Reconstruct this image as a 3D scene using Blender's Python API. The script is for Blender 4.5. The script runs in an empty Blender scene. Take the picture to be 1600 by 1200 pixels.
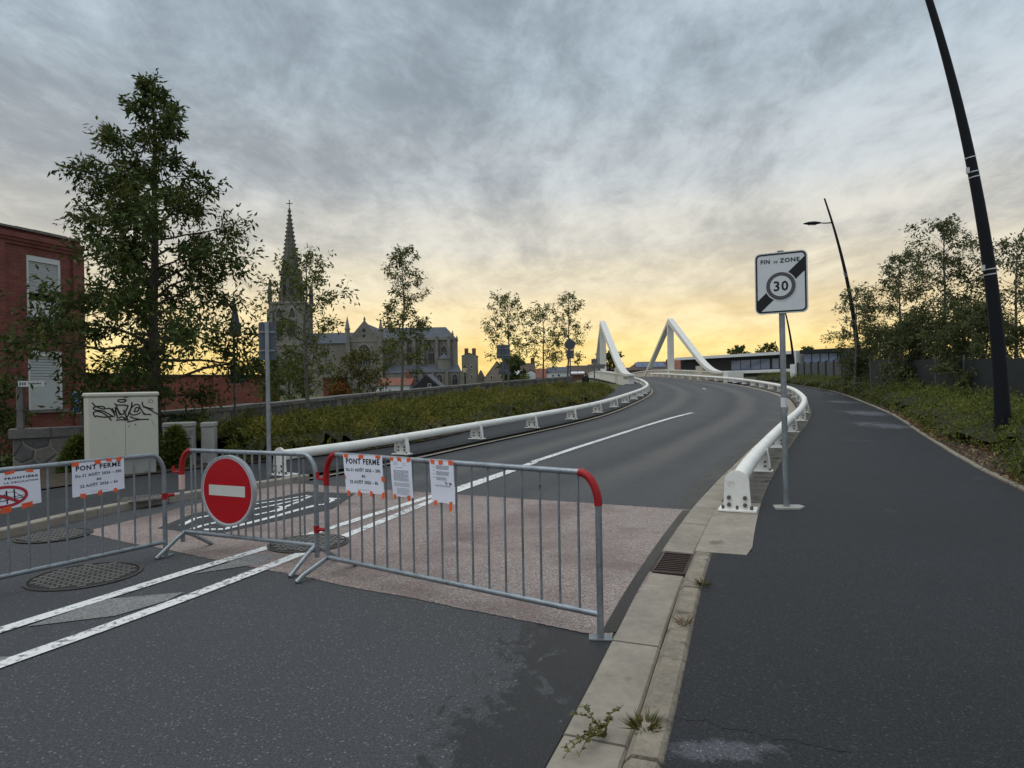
import bpy, bmesh, math, random
import numpy as np
from mathutils import Vector, Matrix

random.seed(7)
rng = np.random.default_rng(7)
scene = bpy.context.scene
C = scene.collection

# ---------------------------------------------------------------- camera
H = 1.55            # eye height
F = 1050.0          # focal length in photo pixels (1600 wide)
ROLL = math.radians(1.0)
cr, sr = math.cos(ROLL), math.sin(ROLL)
cam = bpy.data.cameras.new('camera')
cam.sensor_width = 36.0
cam.lens = F / 1600 * 36
cam.clip_start = 0.05
cam.clip_end = 3000
co = bpy.data.objects.new('camera', cam)
C.objects.link(co)
R = Vector((cr, 0, -sr)); U = Vector((sr, 0, cr)); B = Vector((0, -1, 0))
m = Matrix((R, U, B)).transposed().to_4x4()
m.translation = (0, 0, H)
co.matrix_world = m
scene.camera = co

# ---------------------------------------------------------------- sky
SUN_AZ = math.radians(-8)      # afterglow ahead, a little to the left
world = bpy.data.worlds.new('World'); scene.world = world
world.use_nodes = True
nt = world.node_tree; N = nt.nodes; L = nt.links
N.clear()

def nd(t, **kw):
    n = N.new(t)
    for k, v in kw.items(): setattr(n, k, v)
    return n
def mth(op, a, b=None, clamp=False, tree=None):
    n = nt.nodes.new('ShaderNodeMath'); n.operation = op; n.use_clamp = clamp
    for i, v in enumerate((a, b)):
        if v is None: continue
        if isinstance(v, (int, float)): n.inputs[i].default_value = v
        else: nt.links.new(v, n.inputs[i])
    return n.outputs[0]
def ramp(fac, stops, interp='EASE'):
    n = nt.nodes.new('ShaderNodeValToRGB'); n.color_ramp.interpolation = interp
    el = n.color_ramp.elements
    while len(el) < len(stops): el.new(0.5)
    for e, (p, c) in zip(el, stops):
        e.position = p; e.color = (*c, 1) if len(c) == 3 else c
    nt.links.new(fac, n.inputs[0]); return n.outputs[0]
def mixc(f, a, b, mode='MIX'):
    n = nt.nodes.new('ShaderNodeMix'); n.data_type = 'RGBA'; n.blend_type = mode
    for k, v in ((0, f), (6, a), (7, b)):
        if isinstance(v, (int, float)): n.inputs[k].default_value = v
        elif isinstance(v, tuple): n.inputs[k].default_value = (*v, 1)
        else: nt.links.new(v, n.inputs[k])
    return n.outputs[2]

tc = nd('ShaderNodeTexCoord')
sep = nd('ShaderNodeSeparateXYZ'); L.new(tc.outputs['Generated'], sep.inputs[0])
X, Yv, Z = sep.outputs
zc = mth('MAXIMUM', Z, 0.0)
den = mth('ADD', zc, 0.20)
cmb = nd('ShaderNodeCombineXYZ')
L.new(mth('DIVIDE', X, den), cmb.inputs[0]); L.new(mth('DIVIDE', Yv, den), cmb.inputs[1])
def noise(vec, scale, detail=6, rough=0.55, dist=0.0, sx=1, sy=1, rot=0, off=0):
    mp = nt.nodes.new('ShaderNodeMapping'); mp.inputs['Scale'].default_value = (sx, sy, 1)
    mp.inputs['Rotation'].default_value = (0, 0, rot); mp.inputs['Location'].default_value = (off, off * .7, off)
    nt.links.new(vec, mp.inputs[0])
    n = nt.nodes.new('ShaderNodeTexNoise'); n.inputs['Scale'].default_value = scale
    n.inputs['Detail'].default_value = detail; n.inputs['Roughness'].default_value = rough
    n.inputs['Distortion'].default_value = dist
    nt.links.new(mp.outputs[0], n.inputs['Vector']); return n.outputs['Fac']
# broad banks, streaks and small mackerel puffs of one cloud layer
nA = noise(cmb.outputs[0], 0.95, 5, .6, .5, 1, .6, .5, 3)
nB = noise(cmb.outputs[0], 2.5, 9, .66, .5, 1.0, .62, -.5, 7)
nC = noise(cmb.outputs[0], 8.0, 7, .68, .3, 1.0, .62, -.4, 1)
cl = mth('ADD', mth('ADD', mth('MULTIPLY', nA, .30), mth('MULTIPLY', nB, .44)), mth('MULTIPLY', nC, .26))
fac = nt.nodes.new('ShaderNodeMapRange'); fac.inputs[1].default_value = .36; fac.inputs[2].default_value = .62; fac.interpolation_type = 'SMOOTHSTEP'
L.new(cl, fac.inputs[0]); cf = fac.outputs[0]
# towards the sunset
az = mth('ADD', mth('MULTIPLY', X, math.sin(SUN_AZ)), mth('MULTIPLY', Yv, math.cos(SUN_AZ)))
glow = nt.nodes.new('ShaderNodeMapRange'); glow.interpolation_type = 'SMOOTHSTEP'
glow.inputs[1].default_value = -.1; glow.inputs[2].default_value = .93; L.new(az, glow.inputs[0])
warm_dark = ramp(Z, [(0.0, (.95, .63, .16)), (.045, (.95, .67, .22)), (.095, (.82, .63, .33)), (.15, (.63, .55, .41)),
                     (.21, (.46, .45, .41)), (.30, (.33, .355, .375)), (.42, (.27, .32, .36)), (.62, (.26, .325, .375))])
warm_lite = ramp(Z, [(0.0, (1.2, .90, .28)), (.045, (1.2, .95, .40)), (.095, (1.1, .90, .52)), (.15, (.98, .87, .63)),
                     (.21, (.82, .78, .68)), (.30, (.65, .70, .72)), (.42, (.55, .65, .72)), (.62, (.53, .64, .73))])
cool_dark = ramp(Z, [(0, (.40, .40, .43)), (.2, (.37, .39, .42)), (.6, (.26, .325, .375))])
cool_lite = ramp(Z, [(0, (.68, .67, .70)), (.2, (.70, .73, .77)), (.6, (.53, .64, .73))])
dark = mixc(glow.outputs[0], cool_dark, warm_dark); lite = mixc(glow.outputs[0], cool_lite, warm_lite)
cloud = mixc(cf, lite, dark)
# clear sky behind thin places of the cloud
sky = nd('ShaderNodeTexSky', sky_type='NISHITA', sun_disc=False)
sd = Vector((-0.25, -0.15, 0.95)).normalized()      # where most light comes through the cloud deck
sky.sun_elevation = math.asin(sd.z); sky.sun_rotation = math.atan2(sd.x, sd.y)
sky.air_density = 1.2; sky.dust_density = 1.5
skys = mixc(1.0, sky.outputs[0], (.08, .08, .08), 'MULTIPLY')
col = mixc(.10, cloud, skys)
bg = nd('ShaderNodeBackground'); L.new(col, bg.inputs[0]); bg.inputs[1].default_value = 1.0
ow = nd('ShaderNodeOutputWorld'); L.new(bg.outputs[0], ow.inputs[0])

# ---------------------------------------------------------------- sun: light through the cloud deck, very soft
sun = bpy.data.lights.new('sun', 'SUN'); sun.energy = 1.5; sun.angle = math.radians(70); sun.color = (1, .98, .95)
so = bpy.data.objects.new('sun', sun); C.objects.link(so)
so.rotation_euler = (-sd).to_track_quat('-Z', 'Y').to_euler()

vs = scene.view_settings
vs.view_transform = 'Standard'; vs.look = 'None'; vs.exposure = 0.1; vs.gamma = 1.0
try: vs.use_curve_mapping = False
except Exception: pass

# ---------------------------------------------------------------- pixel <-> world helpers
def ray(u, v):
    a = (u - 800) / F; b = (600 - v) / F
    return a * cr + b * sr, -a * sr + b * cr          # x and z per metre of depth
def at(u, v, Y):
    dx, dz = ray(u, v); return Vector((dx * Y, Y, H + dz * Y))
def G(Y):                                             # height of the carriageway along its rise to the bridge
    w = 1.5; t = (Y - 11.3) / w
    sp = w * (math.log1p(math.exp(t)) if t < 30 else t)
    g = .028 * sp
    if Y > 85: g -= .0009 * (min(Y, 150) - 85) ** 2
    return max(g, -1.0)
def gp(u, v, dz=0.0):
    dx, dzr = ray(u, v); lo = 1.0
    f = lambda Y: H + dzr * Y - G(Y) - dz
    prev = f(lo); Y = lo
    while Y < 110:
        Y += .5
        cur = f(Y)
        if cur <= 0: break
    a, b = Y - .5, Y
    for _ in range(30):
        mid = (a + b) / 2
        if f(mid) > 0: a = mid
        else: b = mid
    return Vector((dx * a, a, G(a) + dz))
def onplane(u, v, P0, d):                             # vertical plane through P0 along d
    dx, dz = ray(u, v); n = Vector((-d[1], d[0]))
    Y = (P0[0] * n.x + P0[1] * n.y) / (dx * n.x + n.y)
    return Vector((dx * Y, Y, H + dz * Y))
def curve(pts):
    pts = sorted(pts, key=lambda p: p[1])
    ys = np.array([p[1] for p in pts]); xs = np.array([p[0] for p in pts])
    # smooth (monotone in Y) cubic through the points
    d = np.gradient(xs, ys)
    def fn(Y):
        if Y <= ys[0]: return xs[0] + d[0] * (Y - ys[0])
        if Y >= ys[-1]: return xs[-1] + d[-1] * (Y - ys[-1])
        i = int(np.searchsorted(ys, Y) - 1); h = ys[i + 1] - ys[i]; t = (Y - ys[i]) / h
        return ((2*t**3 - 3*t*t + 1) * xs[i] + (t**3 - 2*t*t + t) * h * d[i] + (-2*t**3 + 3*t*t) * xs[i+1] + (t**3 - t*t) * h * d[i+1])
    return fn

XR = curve([(-1.55, -3), (-.95, 0), (.1, 2.7), (1.02, 5.3), (2.05, 7.9), (3.93, 12), (5.66, 15.5), (8.2, 20.5), (10.3, 25.1), (11.9, 29.2), (14.0, 35.3),
            (15.9, 43.3), (17.3, 51), (18.3, 60), (18.7, 70), (18.9, 85), (19.1, 130)])
XL = curve([(-6.4, -3), (-6.2, 2), (-5.45, 7.0), (-4.85, 9.0), (-3.62, 10.6), (-.6, 16.0), (2.5, 22), (5.9, 31.5), (8.65, 41.3), (10.6, 52), (11.9, 62), (12.5, 75), (12.9, 90), (13.3, 130)])
XP = curve([(3.6, 0), (6.45, 8.5), (9.2, 14.9), (11.9, 21), (14.4, 27.5), (17.3, 35.7), (20.4, 48.6), (22.0, 60), (22.6, 75)])
XH = curve([(-7.2, 9.5), (-5.7, 11.9), (-4.5, 12.9), (-2.8, 14.8), (-.9, 19.0), (1.3, 25.5), (3.6, 31), (6.3, 42)])
XW = curve([(-8.9, 14.5), (-8.4, 16), (-7.3, 21), (-3.2, 34), (4.1, 48)])

# ---------------------------------------------------------------- materials
MATS = {}
def mat(name, color, rough=.7, metal=0.0, var=.0, vscale=8.0, bump=0.0, bscale=60.0, spec=.3, stains=None):
    """procedural material: colour, broad variation, fine bump"""
    global nt
    if name in MATS: return MATS[name]
    M = bpy.data.materials.new(name); M.use_nodes = True; nt = M.node_tree
    p = nt.nodes['Principled BSDF']; p.inputs['Roughness'].default_value = rough
    p.inputs['Metallic'].default_value = metal; p.inputs['Specular IOR Level'].default_value = spec
    p.inputs['Base Color'].default_value = (*color, 1)
    g = nt.nodes.new('ShaderNodeNewGeometry').outputs['Position']
    if var:
        n = noise(g, vscale, 6, .6)
        n2 = noise(g, vscale * 7, 4, .6)
        s = mth('ADD', mth('MULTIPLY', n, .65), mth('MULTIPLY', n2, .35))
        c = ramp(s, [(.3, tuple(max(x * (1 - var), 0) for x in color)), (.7, tuple(min(x * (1 + var), 1) for x in color))], 'LINEAR')
        if stains:
            n3 = noise(g, stains[1], 7, .65, .3, off=5)
            f = ramp(n3, [(stains[2], (0, 0, 0)), (stains[2] + .12, (1, 1, 1))], 'LINEAR')
            c = mixc(f, c, stains[0])
        nt.links.new(c, p.inputs['Base Color'])
    if bump:
        b = nt.nodes.new('ShaderNodeBump'); b.inputs['Strength'].default_value = bump; b.inputs['Distance'].default_value = .02
        nt.links.new(noise(g, bscale, 5, .6), b.inputs['Height']); nt.links.new(b.outputs[0], p.inputs['Normal'])
    MATS[name] = M; return M

def asphalt(name, base, speck, rough, wet=None, dry=None, patch=.12, specpos=.62):
    global nt
    M = bpy.data.materials.new(name); M.use_nodes = True; nt = M.node_tree
    p = nt.nodes['Principled BSDF']; p.inputs['Specular IOR Level'].default_value = .2
    g = nt.nodes.new('ShaderNodeNewGeometry').outputs['Position']
    fine = noise(g, 210, 3, .75); mid = noise(g, 9, 5, .6); big = noise(g, .55, 6, .6, .4)
    sp = nt.nodes.new('ShaderNodeTexVoronoi'); sp.inputs['Scale'].default_value = 120; nt.links.new(g, sp.inputs['Vector'])
    sepc = nt.nodes.new('ShaderNodeSeparateColor'); nt.links.new(sp.outputs['Color'], sepc.inputs[0])
    gr_ = mth('ADD', mth('MULTIPLY', fine, .5), mth('MULTIPLY', noise(g, 75, 4, .75, off=2), .5))
    c = ramp(gr_, [(.36, tuple(x * .25 for x in base)), (.5, base), (.64, tuple(x * 2.0 for x in base))], 'LINEAR')
    chips = ramp(sepc.outputs[0], [(.965, (0, 0, 0)), (.985, (1, 1, 1))], 'LINEAR')
    c = mixc(mth('MULTIPLY', chips, .6), c, speck)
    tone = mth('ADD', mth('MULTIPLY', big, patch * 3.4), mth('MULTIPLY', mid, patch))
    tone = mth('ADD', tone, 1 - patch * 2.2)
    tn = nt.nodes.new('ShaderNodeCombineColor')
    for i in range(3): nt.links.new(tone, tn.inputs[i])
    c = mixc(1.0, c, tn.outputs[0], 'MULTIPLY')
    rr = mth('ADD', mth('MULTIPLY', big, .25), rough - .12)
    if wet:                                           # polished wheel tracks that follow the lanes
        la = nt.nodes.new('ShaderNodeAttribute'); la.attribute_name = 'lat'
        wob = mth('ADD', la.outputs['Fac'], mth('MULTIPLY', mth('SUBTRACT', noise(g, .5, 3, .5), .5), .05))
        tr = ramp(wob, [(0, (.74, .74, .75)), (.08, (1.0, .99, .97)), (.17, (.86, .87, .89)), (.27, (1.5, 1.4, 1.24)), (.36, (.86, .87, .89)), (.47, (1.16, 1.13, 1.07)), (.56, (.98, .98, .98)),
                       (.64, (.74, .75, .78)), (.74, (1.5, 1.4, 1.24)), (.85, (.84, .85, .88)), (.93, (1.06, 1.05, 1.03)), (1, (.72, .72, .73))])
        fo = nt.nodes.new('ShaderNodeAttribute'); fo.attribute_name = 'track'
        c = mixc(fo.outputs['Fac'], c, mixc(1.0, c, tr, 'MULTIPLY'))
    if wet:                                           # damp patches with ragged edges, an attribute gives where the water lies
        at_ = nt.nodes.new('ShaderNodeAttribute'); at_.attribute_name = 'damp'
        rag = mth('ADD', mth('MULTIPLY', noise(g, 9, 8, .7, .5, 1, .6, -.4), 1.0), mth('MULTIPLY', noise(g, 1.6, 4, .6), .45))
        wv = mth('SUBTRACT', mth('ADD', at_.outputs['Fac'], rag), 1.02)
        wf = ramp(wv, [(.48, (0, 0, 0)), (.52, (1, 1, 1))], 'LINEAR') if False else mth('MULTIPLY', wv, 14, True)
        c = mixc(mth('MULTIPLY', wf, wet), c, tuple(x * .36 for x in base))
        rr = mth('SUBTRACT', rr, mth('MULTIPLY', wf, .16))
    if dry:                                           # worn, dried-out patches with ragged edges
        at_ = nt.nodes.new('ShaderNodeAttribute'); at_.attribute_name = 'damp'
        rag = mth('ADD', mth('MULTIPLY', noise(g, 5, 8, .7, .8, 1, .7, .3), .9), mth('MULTIPLY', noise(g, 1.2, 4, .6), .3))
        wf = mth('MULTIPLY', mth('SUBTRACT', mth('ADD', at_.outputs['Fac'], rag), 1.0), 9, True)
        lc = mixc(1.0, c, (dry, dry, dry), 'MULTIPLY')
        c = mixc(mth('MULTIPLY', wf, .85), c, lc)
    nt.links.new(c, p.inputs['Base Color']); nt.links.new(rr, p.inputs['Roughness'])
    b = nt.nodes.new('ShaderNodeBump'); b.inputs['Strength'].default_value = .55; b.inputs['Distance'].default_value = .006
    nt.links.new(fine, b.inputs['Height']); nt.links.new(b.outputs[0], p.inputs['Normal'])
    MATS[name] = M; return M

def leafmat(name, cols, trans=.25):
    global nt
    M = bpy.data.materials.new(name); M.use_nodes = True; nt = M.node_tree
    p = nt.nodes['Principled BSDF']; p.inputs['Roughness'].default_value = .6; p.inputs['Specular IOR Level'].default_value = .12
    a = nt.nodes.new('ShaderNodeAttribute'); a.attribute_name = 'tint'
    k = len(cols) - 1
    c = ramp(a.outputs['Fac'], [(i / k, cc) for i, cc in enumerate(cols)], 'LINEAR')
    nt.links.new(c, p.inputs['Base Color'])
    t = nt.nodes.new('ShaderNodeBsdfTranslucent'); nt.links.new(c, t.inputs[0])
    mx = nt.nodes.new('ShaderNodeMixShader'); mx.inputs[0].default_value = trans
    nt.links.new(p.outputs[0], mx.inputs[1]); nt.links.new(t.outputs[0], mx.inputs[2])
    nt.links.new(mx.outputs[0], nt.nodes['Material Output'].inputs[0])
    MATS[name] = M; return M

def brickmat(name, c1, c2, mortar, scale=1.0, dirt=.5):
    """brick courses run along the wall: uses UV in metres"""
    global nt
    M = bpy.data.materials.new(name); M.use_nodes = True; nt = M.node_tree
    p = nt.nodes['Principled BSDF']; p.inputs['Roughness'].default_value = .85
    uv = nt.nodes.new('ShaderNodeUVMap').outputs[0]
    b = nt.nodes.new('ShaderNodeTexBrick'); nt.links.new(uv, b.inputs['Vector'])
    b.inputs['Scale'].default_value = 1; b.inputs['Brick Width'].default_value = .22 * scale; b.inputs['Row Height'].default_value = .068 * scale
    b.inputs['Mortar Size'].default_value = .006; b.inputs['Bias'].default_value = -.1
    b.inputs['Color1'].default_value = (*c1, 1); b.inputs['Color2'].default_value = (*c2, 1); b.inputs['Mortar'].default_value = (*mortar, 1)
    g = nt.nodes.new('ShaderNodeNewGeometry').outputs['Position']
    n = noise(g, 1.3, 7, .65)
    c = mixc(mth('MULTIPLY', ramp(n, [(.42, (0, 0, 0)), (.68, (1, 1, 1))], 'LINEAR'), dirt), b.outputs[0], tuple(x * .4 for x in c1))
    nt.links.new(c, p.inputs['Base Color'])
    bp = nt.nodes.new('ShaderNodeBump'); bp.inputs['Strength'].default_value = .6; bp.inputs['Distance'].default_value = .01
    inv = mth('SUBTRACT', 1.0, b.outputs['Fac']); nt.links.new(inv, bp.inputs['Height']); nt.links.new(bp.outputs[0], p.inputs['Normal'])
    MATS[name] = M; return M

asphalt('road', (.062, .064, .068), (.26, .26, .25), .62, wet=.8, patch=.10)
asphalt('path', (.025, .026, .029), (.10, .10, .10), .66, dry=3.6, patch=.24)
asphalt('walk', (.036, .037, .040), (.22, .22, .22), .6, wet=None, patch=.16)
asphalt('sealant', (.018, .018, .02), (.05, .05, .05), .4, patch=.05)
asphalt('bikepatch', (.048, .050, .052), (.25, .25, .25), .6, patch=.1)
asphalt('oldpaint', (.19, .19, .185), (.42, .42, .41), .7, patch=.16)

def pinkmat():
    global nt
    M = bpy.data.materials.new('pink'); M.use_nodes = True; nt = M.node_tree
    p = nt.nodes['Principled BSDF']; p.inputs['Roughness'].default_value = .62
    g = nt.nodes.new('ShaderNodeNewGeometry').outputs['Position']
    v = nt.nodes.new('ShaderNodeTexVoronoi'); v.inputs['Scale'].default_value = 105; nt.links.new(g, v.inputs['Vector'])
    s = nt.nodes.new('ShaderNodeSeparateColor'); nt.links.new(v.outputs['Color'], s.inputs[0])
    c = ramp(s.outputs[0], [(0, (.12, .085, .075)), (.22, (.185, .135, .118)), (.5, (.25, .195, .172)), (.8, (.31, .255, .23)), (1, (.42, .37, .34))], 'LINEAR')
    big = noise(g, 1.0, 6, .62, .4)
    f = ramp(big, [(.46, (0, 0, 0)), (.68, (1, 1, 1))], 'LINEAR')
    c = mixc(mth('MULTIPLY', f, .75), c, (.11, .068, .058))
    dk = ramp(noise(g, 2.6, 6, .6, off=4), [(.55, (0, 0, 0)), (.75, (1, 1, 1))], 'LINEAR')
    c = mixc(mth('MULTIPLY', dk, .4), c, (.12, .10, .09))
    nt.links.new(c, p.inputs['Base Color'])
    b = nt.nodes.new('ShaderNodeBump'); b.inputs['Strength'].default_value = .4; b.inputs['Distance'].default_value = .006
    nt.links.new(v.outputs['Distance'], b.inputs['Height']); nt.links.new(b.outputs[0], p.inputs['Normal'])
    MATS['pink'] = M
pinkmat()

def paintmat():                                        # road paint, chipped
    global nt
    M = bpy.data.materials.new('roadpaint'); M.use_nodes = True; nt = M.node_tree
    p = nt.nodes['Principled BSDF']; p.inputs['Roughness'].default_value = .6
    g = nt.nodes.new('ShaderNodeNewGeometry').outputs['Position']
    n = noise(g, 22, 7, .7); k = noise(g, 1.2, 4, .6)
    f = mth('MULTIPLY', mth('SUBTRACT', mth('ADD', n, mth('MULTIPLY', k, .3)), .665), 10, True)
    c = mixc(f, (.72, .72, .70), (.16, .16, .165))
    nt.links.new(c, p.inputs['Base Color'])
    MATS['roadpaint'] = M
paintmat()

mat('concrete', (.285, .252, .205), .85, var=.3, vscale=2.2, bump=.35, bscale=90, stains=((.16, .15, .12), 3.5, .60))
mat('kerbstone', (.26, .225, .175), .9, var=.4, vscale=5, bump=.7, bscale=50, stains=((.10, .095, .07), 6, .56))
mat('oldconcrete', (.13, .12, .10), .9, var=.45, vscale=4, bump=.5, bscale=50, stains=((.05, .05, .04), 4, .5))
mat('ironworn', (.17, .16, .15), .5, metal=.5, var=.3, vscale=20)
mat('ironlid', (.04, .037, .035), .7, metal=.2, var=.4, vscale=12)
mat('darkjoint', (.03, .03, .028), .95)
mat('soil', (.055, .042, .03), .95, var=.4, vscale=5, bump=.8, bscale=30)
mat('hedgecore', (.030, .032, .014), .95, var=.5, vscale=9, bump=1.0, bscale=14)
mat('drysoil', (.20, .145, .09), .95, var=.5, vscale=14, bump=.9, bscale=40)
mat('grass_ground', (.07, .085, .03), .95, var=.4, vscale=1.2, bump=.5, bscale=14)
mat('galv', (.27, .30, .32), .42, metal=.65, var=.35, vscale=7, stains=((.12, .12, .12), 12, .62))
mat('galv_dark', (.13, .14, .15), .5, metal=.5, var=.3, vscale=9)
mat('redpaint', (.33, .012, .016), .4, var=.2, vscale=12, stains=((.12, .01, .01), 18, .62))
mat('signred', (.40, .006, .012), .35, var=.06, vscale=4)
mat('signwhite', (.62, .66, .68), .4, var=.05, vscale=4)
mat('barwhite', (.56, .57, .52), .4, var=.1, vscale=6)
mat('black', (.012, .012, .014), .5)
mat('ink', (.018, .018, .022), .7)
mat('inkgrey', (.16, .17, .20), .8)
mat('inkred', (.40, .03, .05), .7)
mat('signgrey', (.085, .085, .09), .45)
mat('paper', (.76, .78, .86), .75, var=.03, vscale=12)
mat('tape', (.80, .115, .035), .45, var=.2, vscale=30)
mat('railwhite', (.80, .80, .75), .45, var=.14, vscale=2.5, bump=.05, bscale=30, stains=((.40, .39, .34), 4, .60))
mat('railjoint', (.42, .41, .37), .6, var=.4, vscale=14)
mat('bolt', (.16, .15, .14), .5, metal=.7)
mat('bridgewhite', (.66, .65, .60), .5, var=.07, vscale=.8, stains=((.42, .40, .36), .9, .66))
mat('bridgepanel', (.52, .47, .38), .7, var=.12, vscale=1.2)
mat('cabinet', (.56, .55, .46), .6, var=.05, vscale=4, stains=((.40, .39, .33), 4, .66))
mat('utility', (.34, .34, .31), .8, var=.18, vscale=6, stains=((.15, .15, .13), 5, .58))
mat('castiron', (.075, .068, .062), .6, metal=.3, var=.4, vscale=14, bump=.3, bscale=80)
mat('rusty', (.06, .04, .034), .65, metal=.3, var=.4, vscale=20)
mat('pit', (.006, .006, .006), .9)
mat('lamppost', (.010, .012, .016), .6, spec=.15, var=.1, vscale=3)
mat('band', (.50, .52, .54), .35, metal=.6)
mat('lampglass', (.35, .37, .4), .2)
mat('bark', (.075, .062, .05), .95, var=.35, vscale=9, bump=.6, bscale=30)
mat('barkgrey', (.15, .14, .12), .95, var=.35, vscale=9, bump=.6, bscale=30)
mat('coping', (.17, .165, .15), .85, var=.35, vscale=3, bump=.3, bscale=40, stains=((.06, .06, .055), 2.5, .55))
mat('mortar', (.34, .32, .275), .95, var=.25, vscale=9, bump=.5, bscale=40)
for i, c in enumerate([(.13, .125, .12), (.19, .175, .155), (.105, .105, .11), (.24, .22, .185)]):
    mat('stone%d' % i, c, .9, var=.35, vscale=9, bump=.5, bscale=35)
mat('churchstone', (.20, .19, .165), .9, var=.22, vscale=.5, bump=.2, bscale=3, stains=((.115, .11, .1), .45, .56))
mat('churchdark', (.12, .115, .10), .9, var=.3, vscale=.6, bump=.2, bscale=3)
mat('slate', (.062, .070, .088), .6, var=.25, vscale=.8)
mat('winglass', (.018, .022, .03), .15)
mat('tracery', (.24, .23, .20), .9)
mat('rooftile', (.19, .075, .05), .85, var=.3, vscale=1.2)
mat('roofbrown', (.085, .06, .048), .85, var=.3, vscale=1)
mat('housebrick', (.17, .08, .06), .9, var=.2, vscale=1.5)
mat('housewall', (.26, .22, .18), .9, var=.2, vscale=1.2)
mat('housewhite', (.62, .63, .64), .8, var=.06, vscale=1)
mat('solar', (.09, .12, .19), .25, var=.1, vscale=1)
mat('modernblack', (.018, .018, .021), .5)
mat('modernwhite', (.68, .69, .70), .5, var=.04)
mat('glassblue', (.10, .155, .25), .08, spec=.8)
mat('fencepanel', (.10, .105, .11), .8, var=.12, vscale=2)
mat('fencedark', (.028, .032, .032), .75, var=.2, vscale=4)
mat('shutter', (.50, .52, .52), .75, var=.06, vscale=5, stains=((.34, .35, .35), 5, .60))
mat('windowwhite', (.66, .67, .67), .55, var=.04)
mat('bluesign', (.012, .07, .23), .4)
mat('signback', (.10, .115, .14), .5, metal=.3, var=.15, vscale=5)
mat('skin', (.38, .24, .18), .6)
mat('darkcloth', (.018, .018, .022), .9)
mat('jeans', (.03, .04, .065), .9)
mat('hair', (.02, .015, .012), .8)
mat('straw', (.36, .29, .16), .9, var=.3, vscale=30)
brickmat('brick_old', (.25, .066, .050), (.16, .040, .034), (.19, .12, .10), 1, .65)
brickmat('brick_garden', (.36, .105, .07), (.27, .08, .056), (.20, .12, .10), 1, .45)
leafmat('leaf_oak', [(.026, .042, .014), (.052, .080, .022), (.085, .112, .030), (.13, .10, .03)])
leafmat('leaf_light', [(.044, .064, .016), (.085, .110, .026), (.125, .145, .036), (.16, .14, .04)], .3)
leafmat('leaf_birch', [(.044, .058, .022), (.075, .092, .036), (.11, .125, .05), (.14, .14, .06)], .3)
leafmat('leaf_yellow', [(.04, .055, .015), (.08, .09, .02), (.13, .115, .03), (.16, .10, .03)], .3)
leafmat('leaf_hedge', [(.040, .050, .012), (.11, .12, .022), (.18, .175, .032), (.25, .20, .05)], .15)
leafmat('leaf_hedge2', [(.034, .048, .014), (.09, .115, .025), (.15, .17, .036), (.22, .19, .05)], .15)
leafmat('leaf_dry', [(.10, .06, .03), (.18, .11, .055), (.26, .17, .09), (.30, .22, .13)], .1)
leafmat('leaf_creeper', [(.08, .05, .015), (.17, .075, .02), (.22, .10, .025), (.12, .08, .02)], .2)

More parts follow.
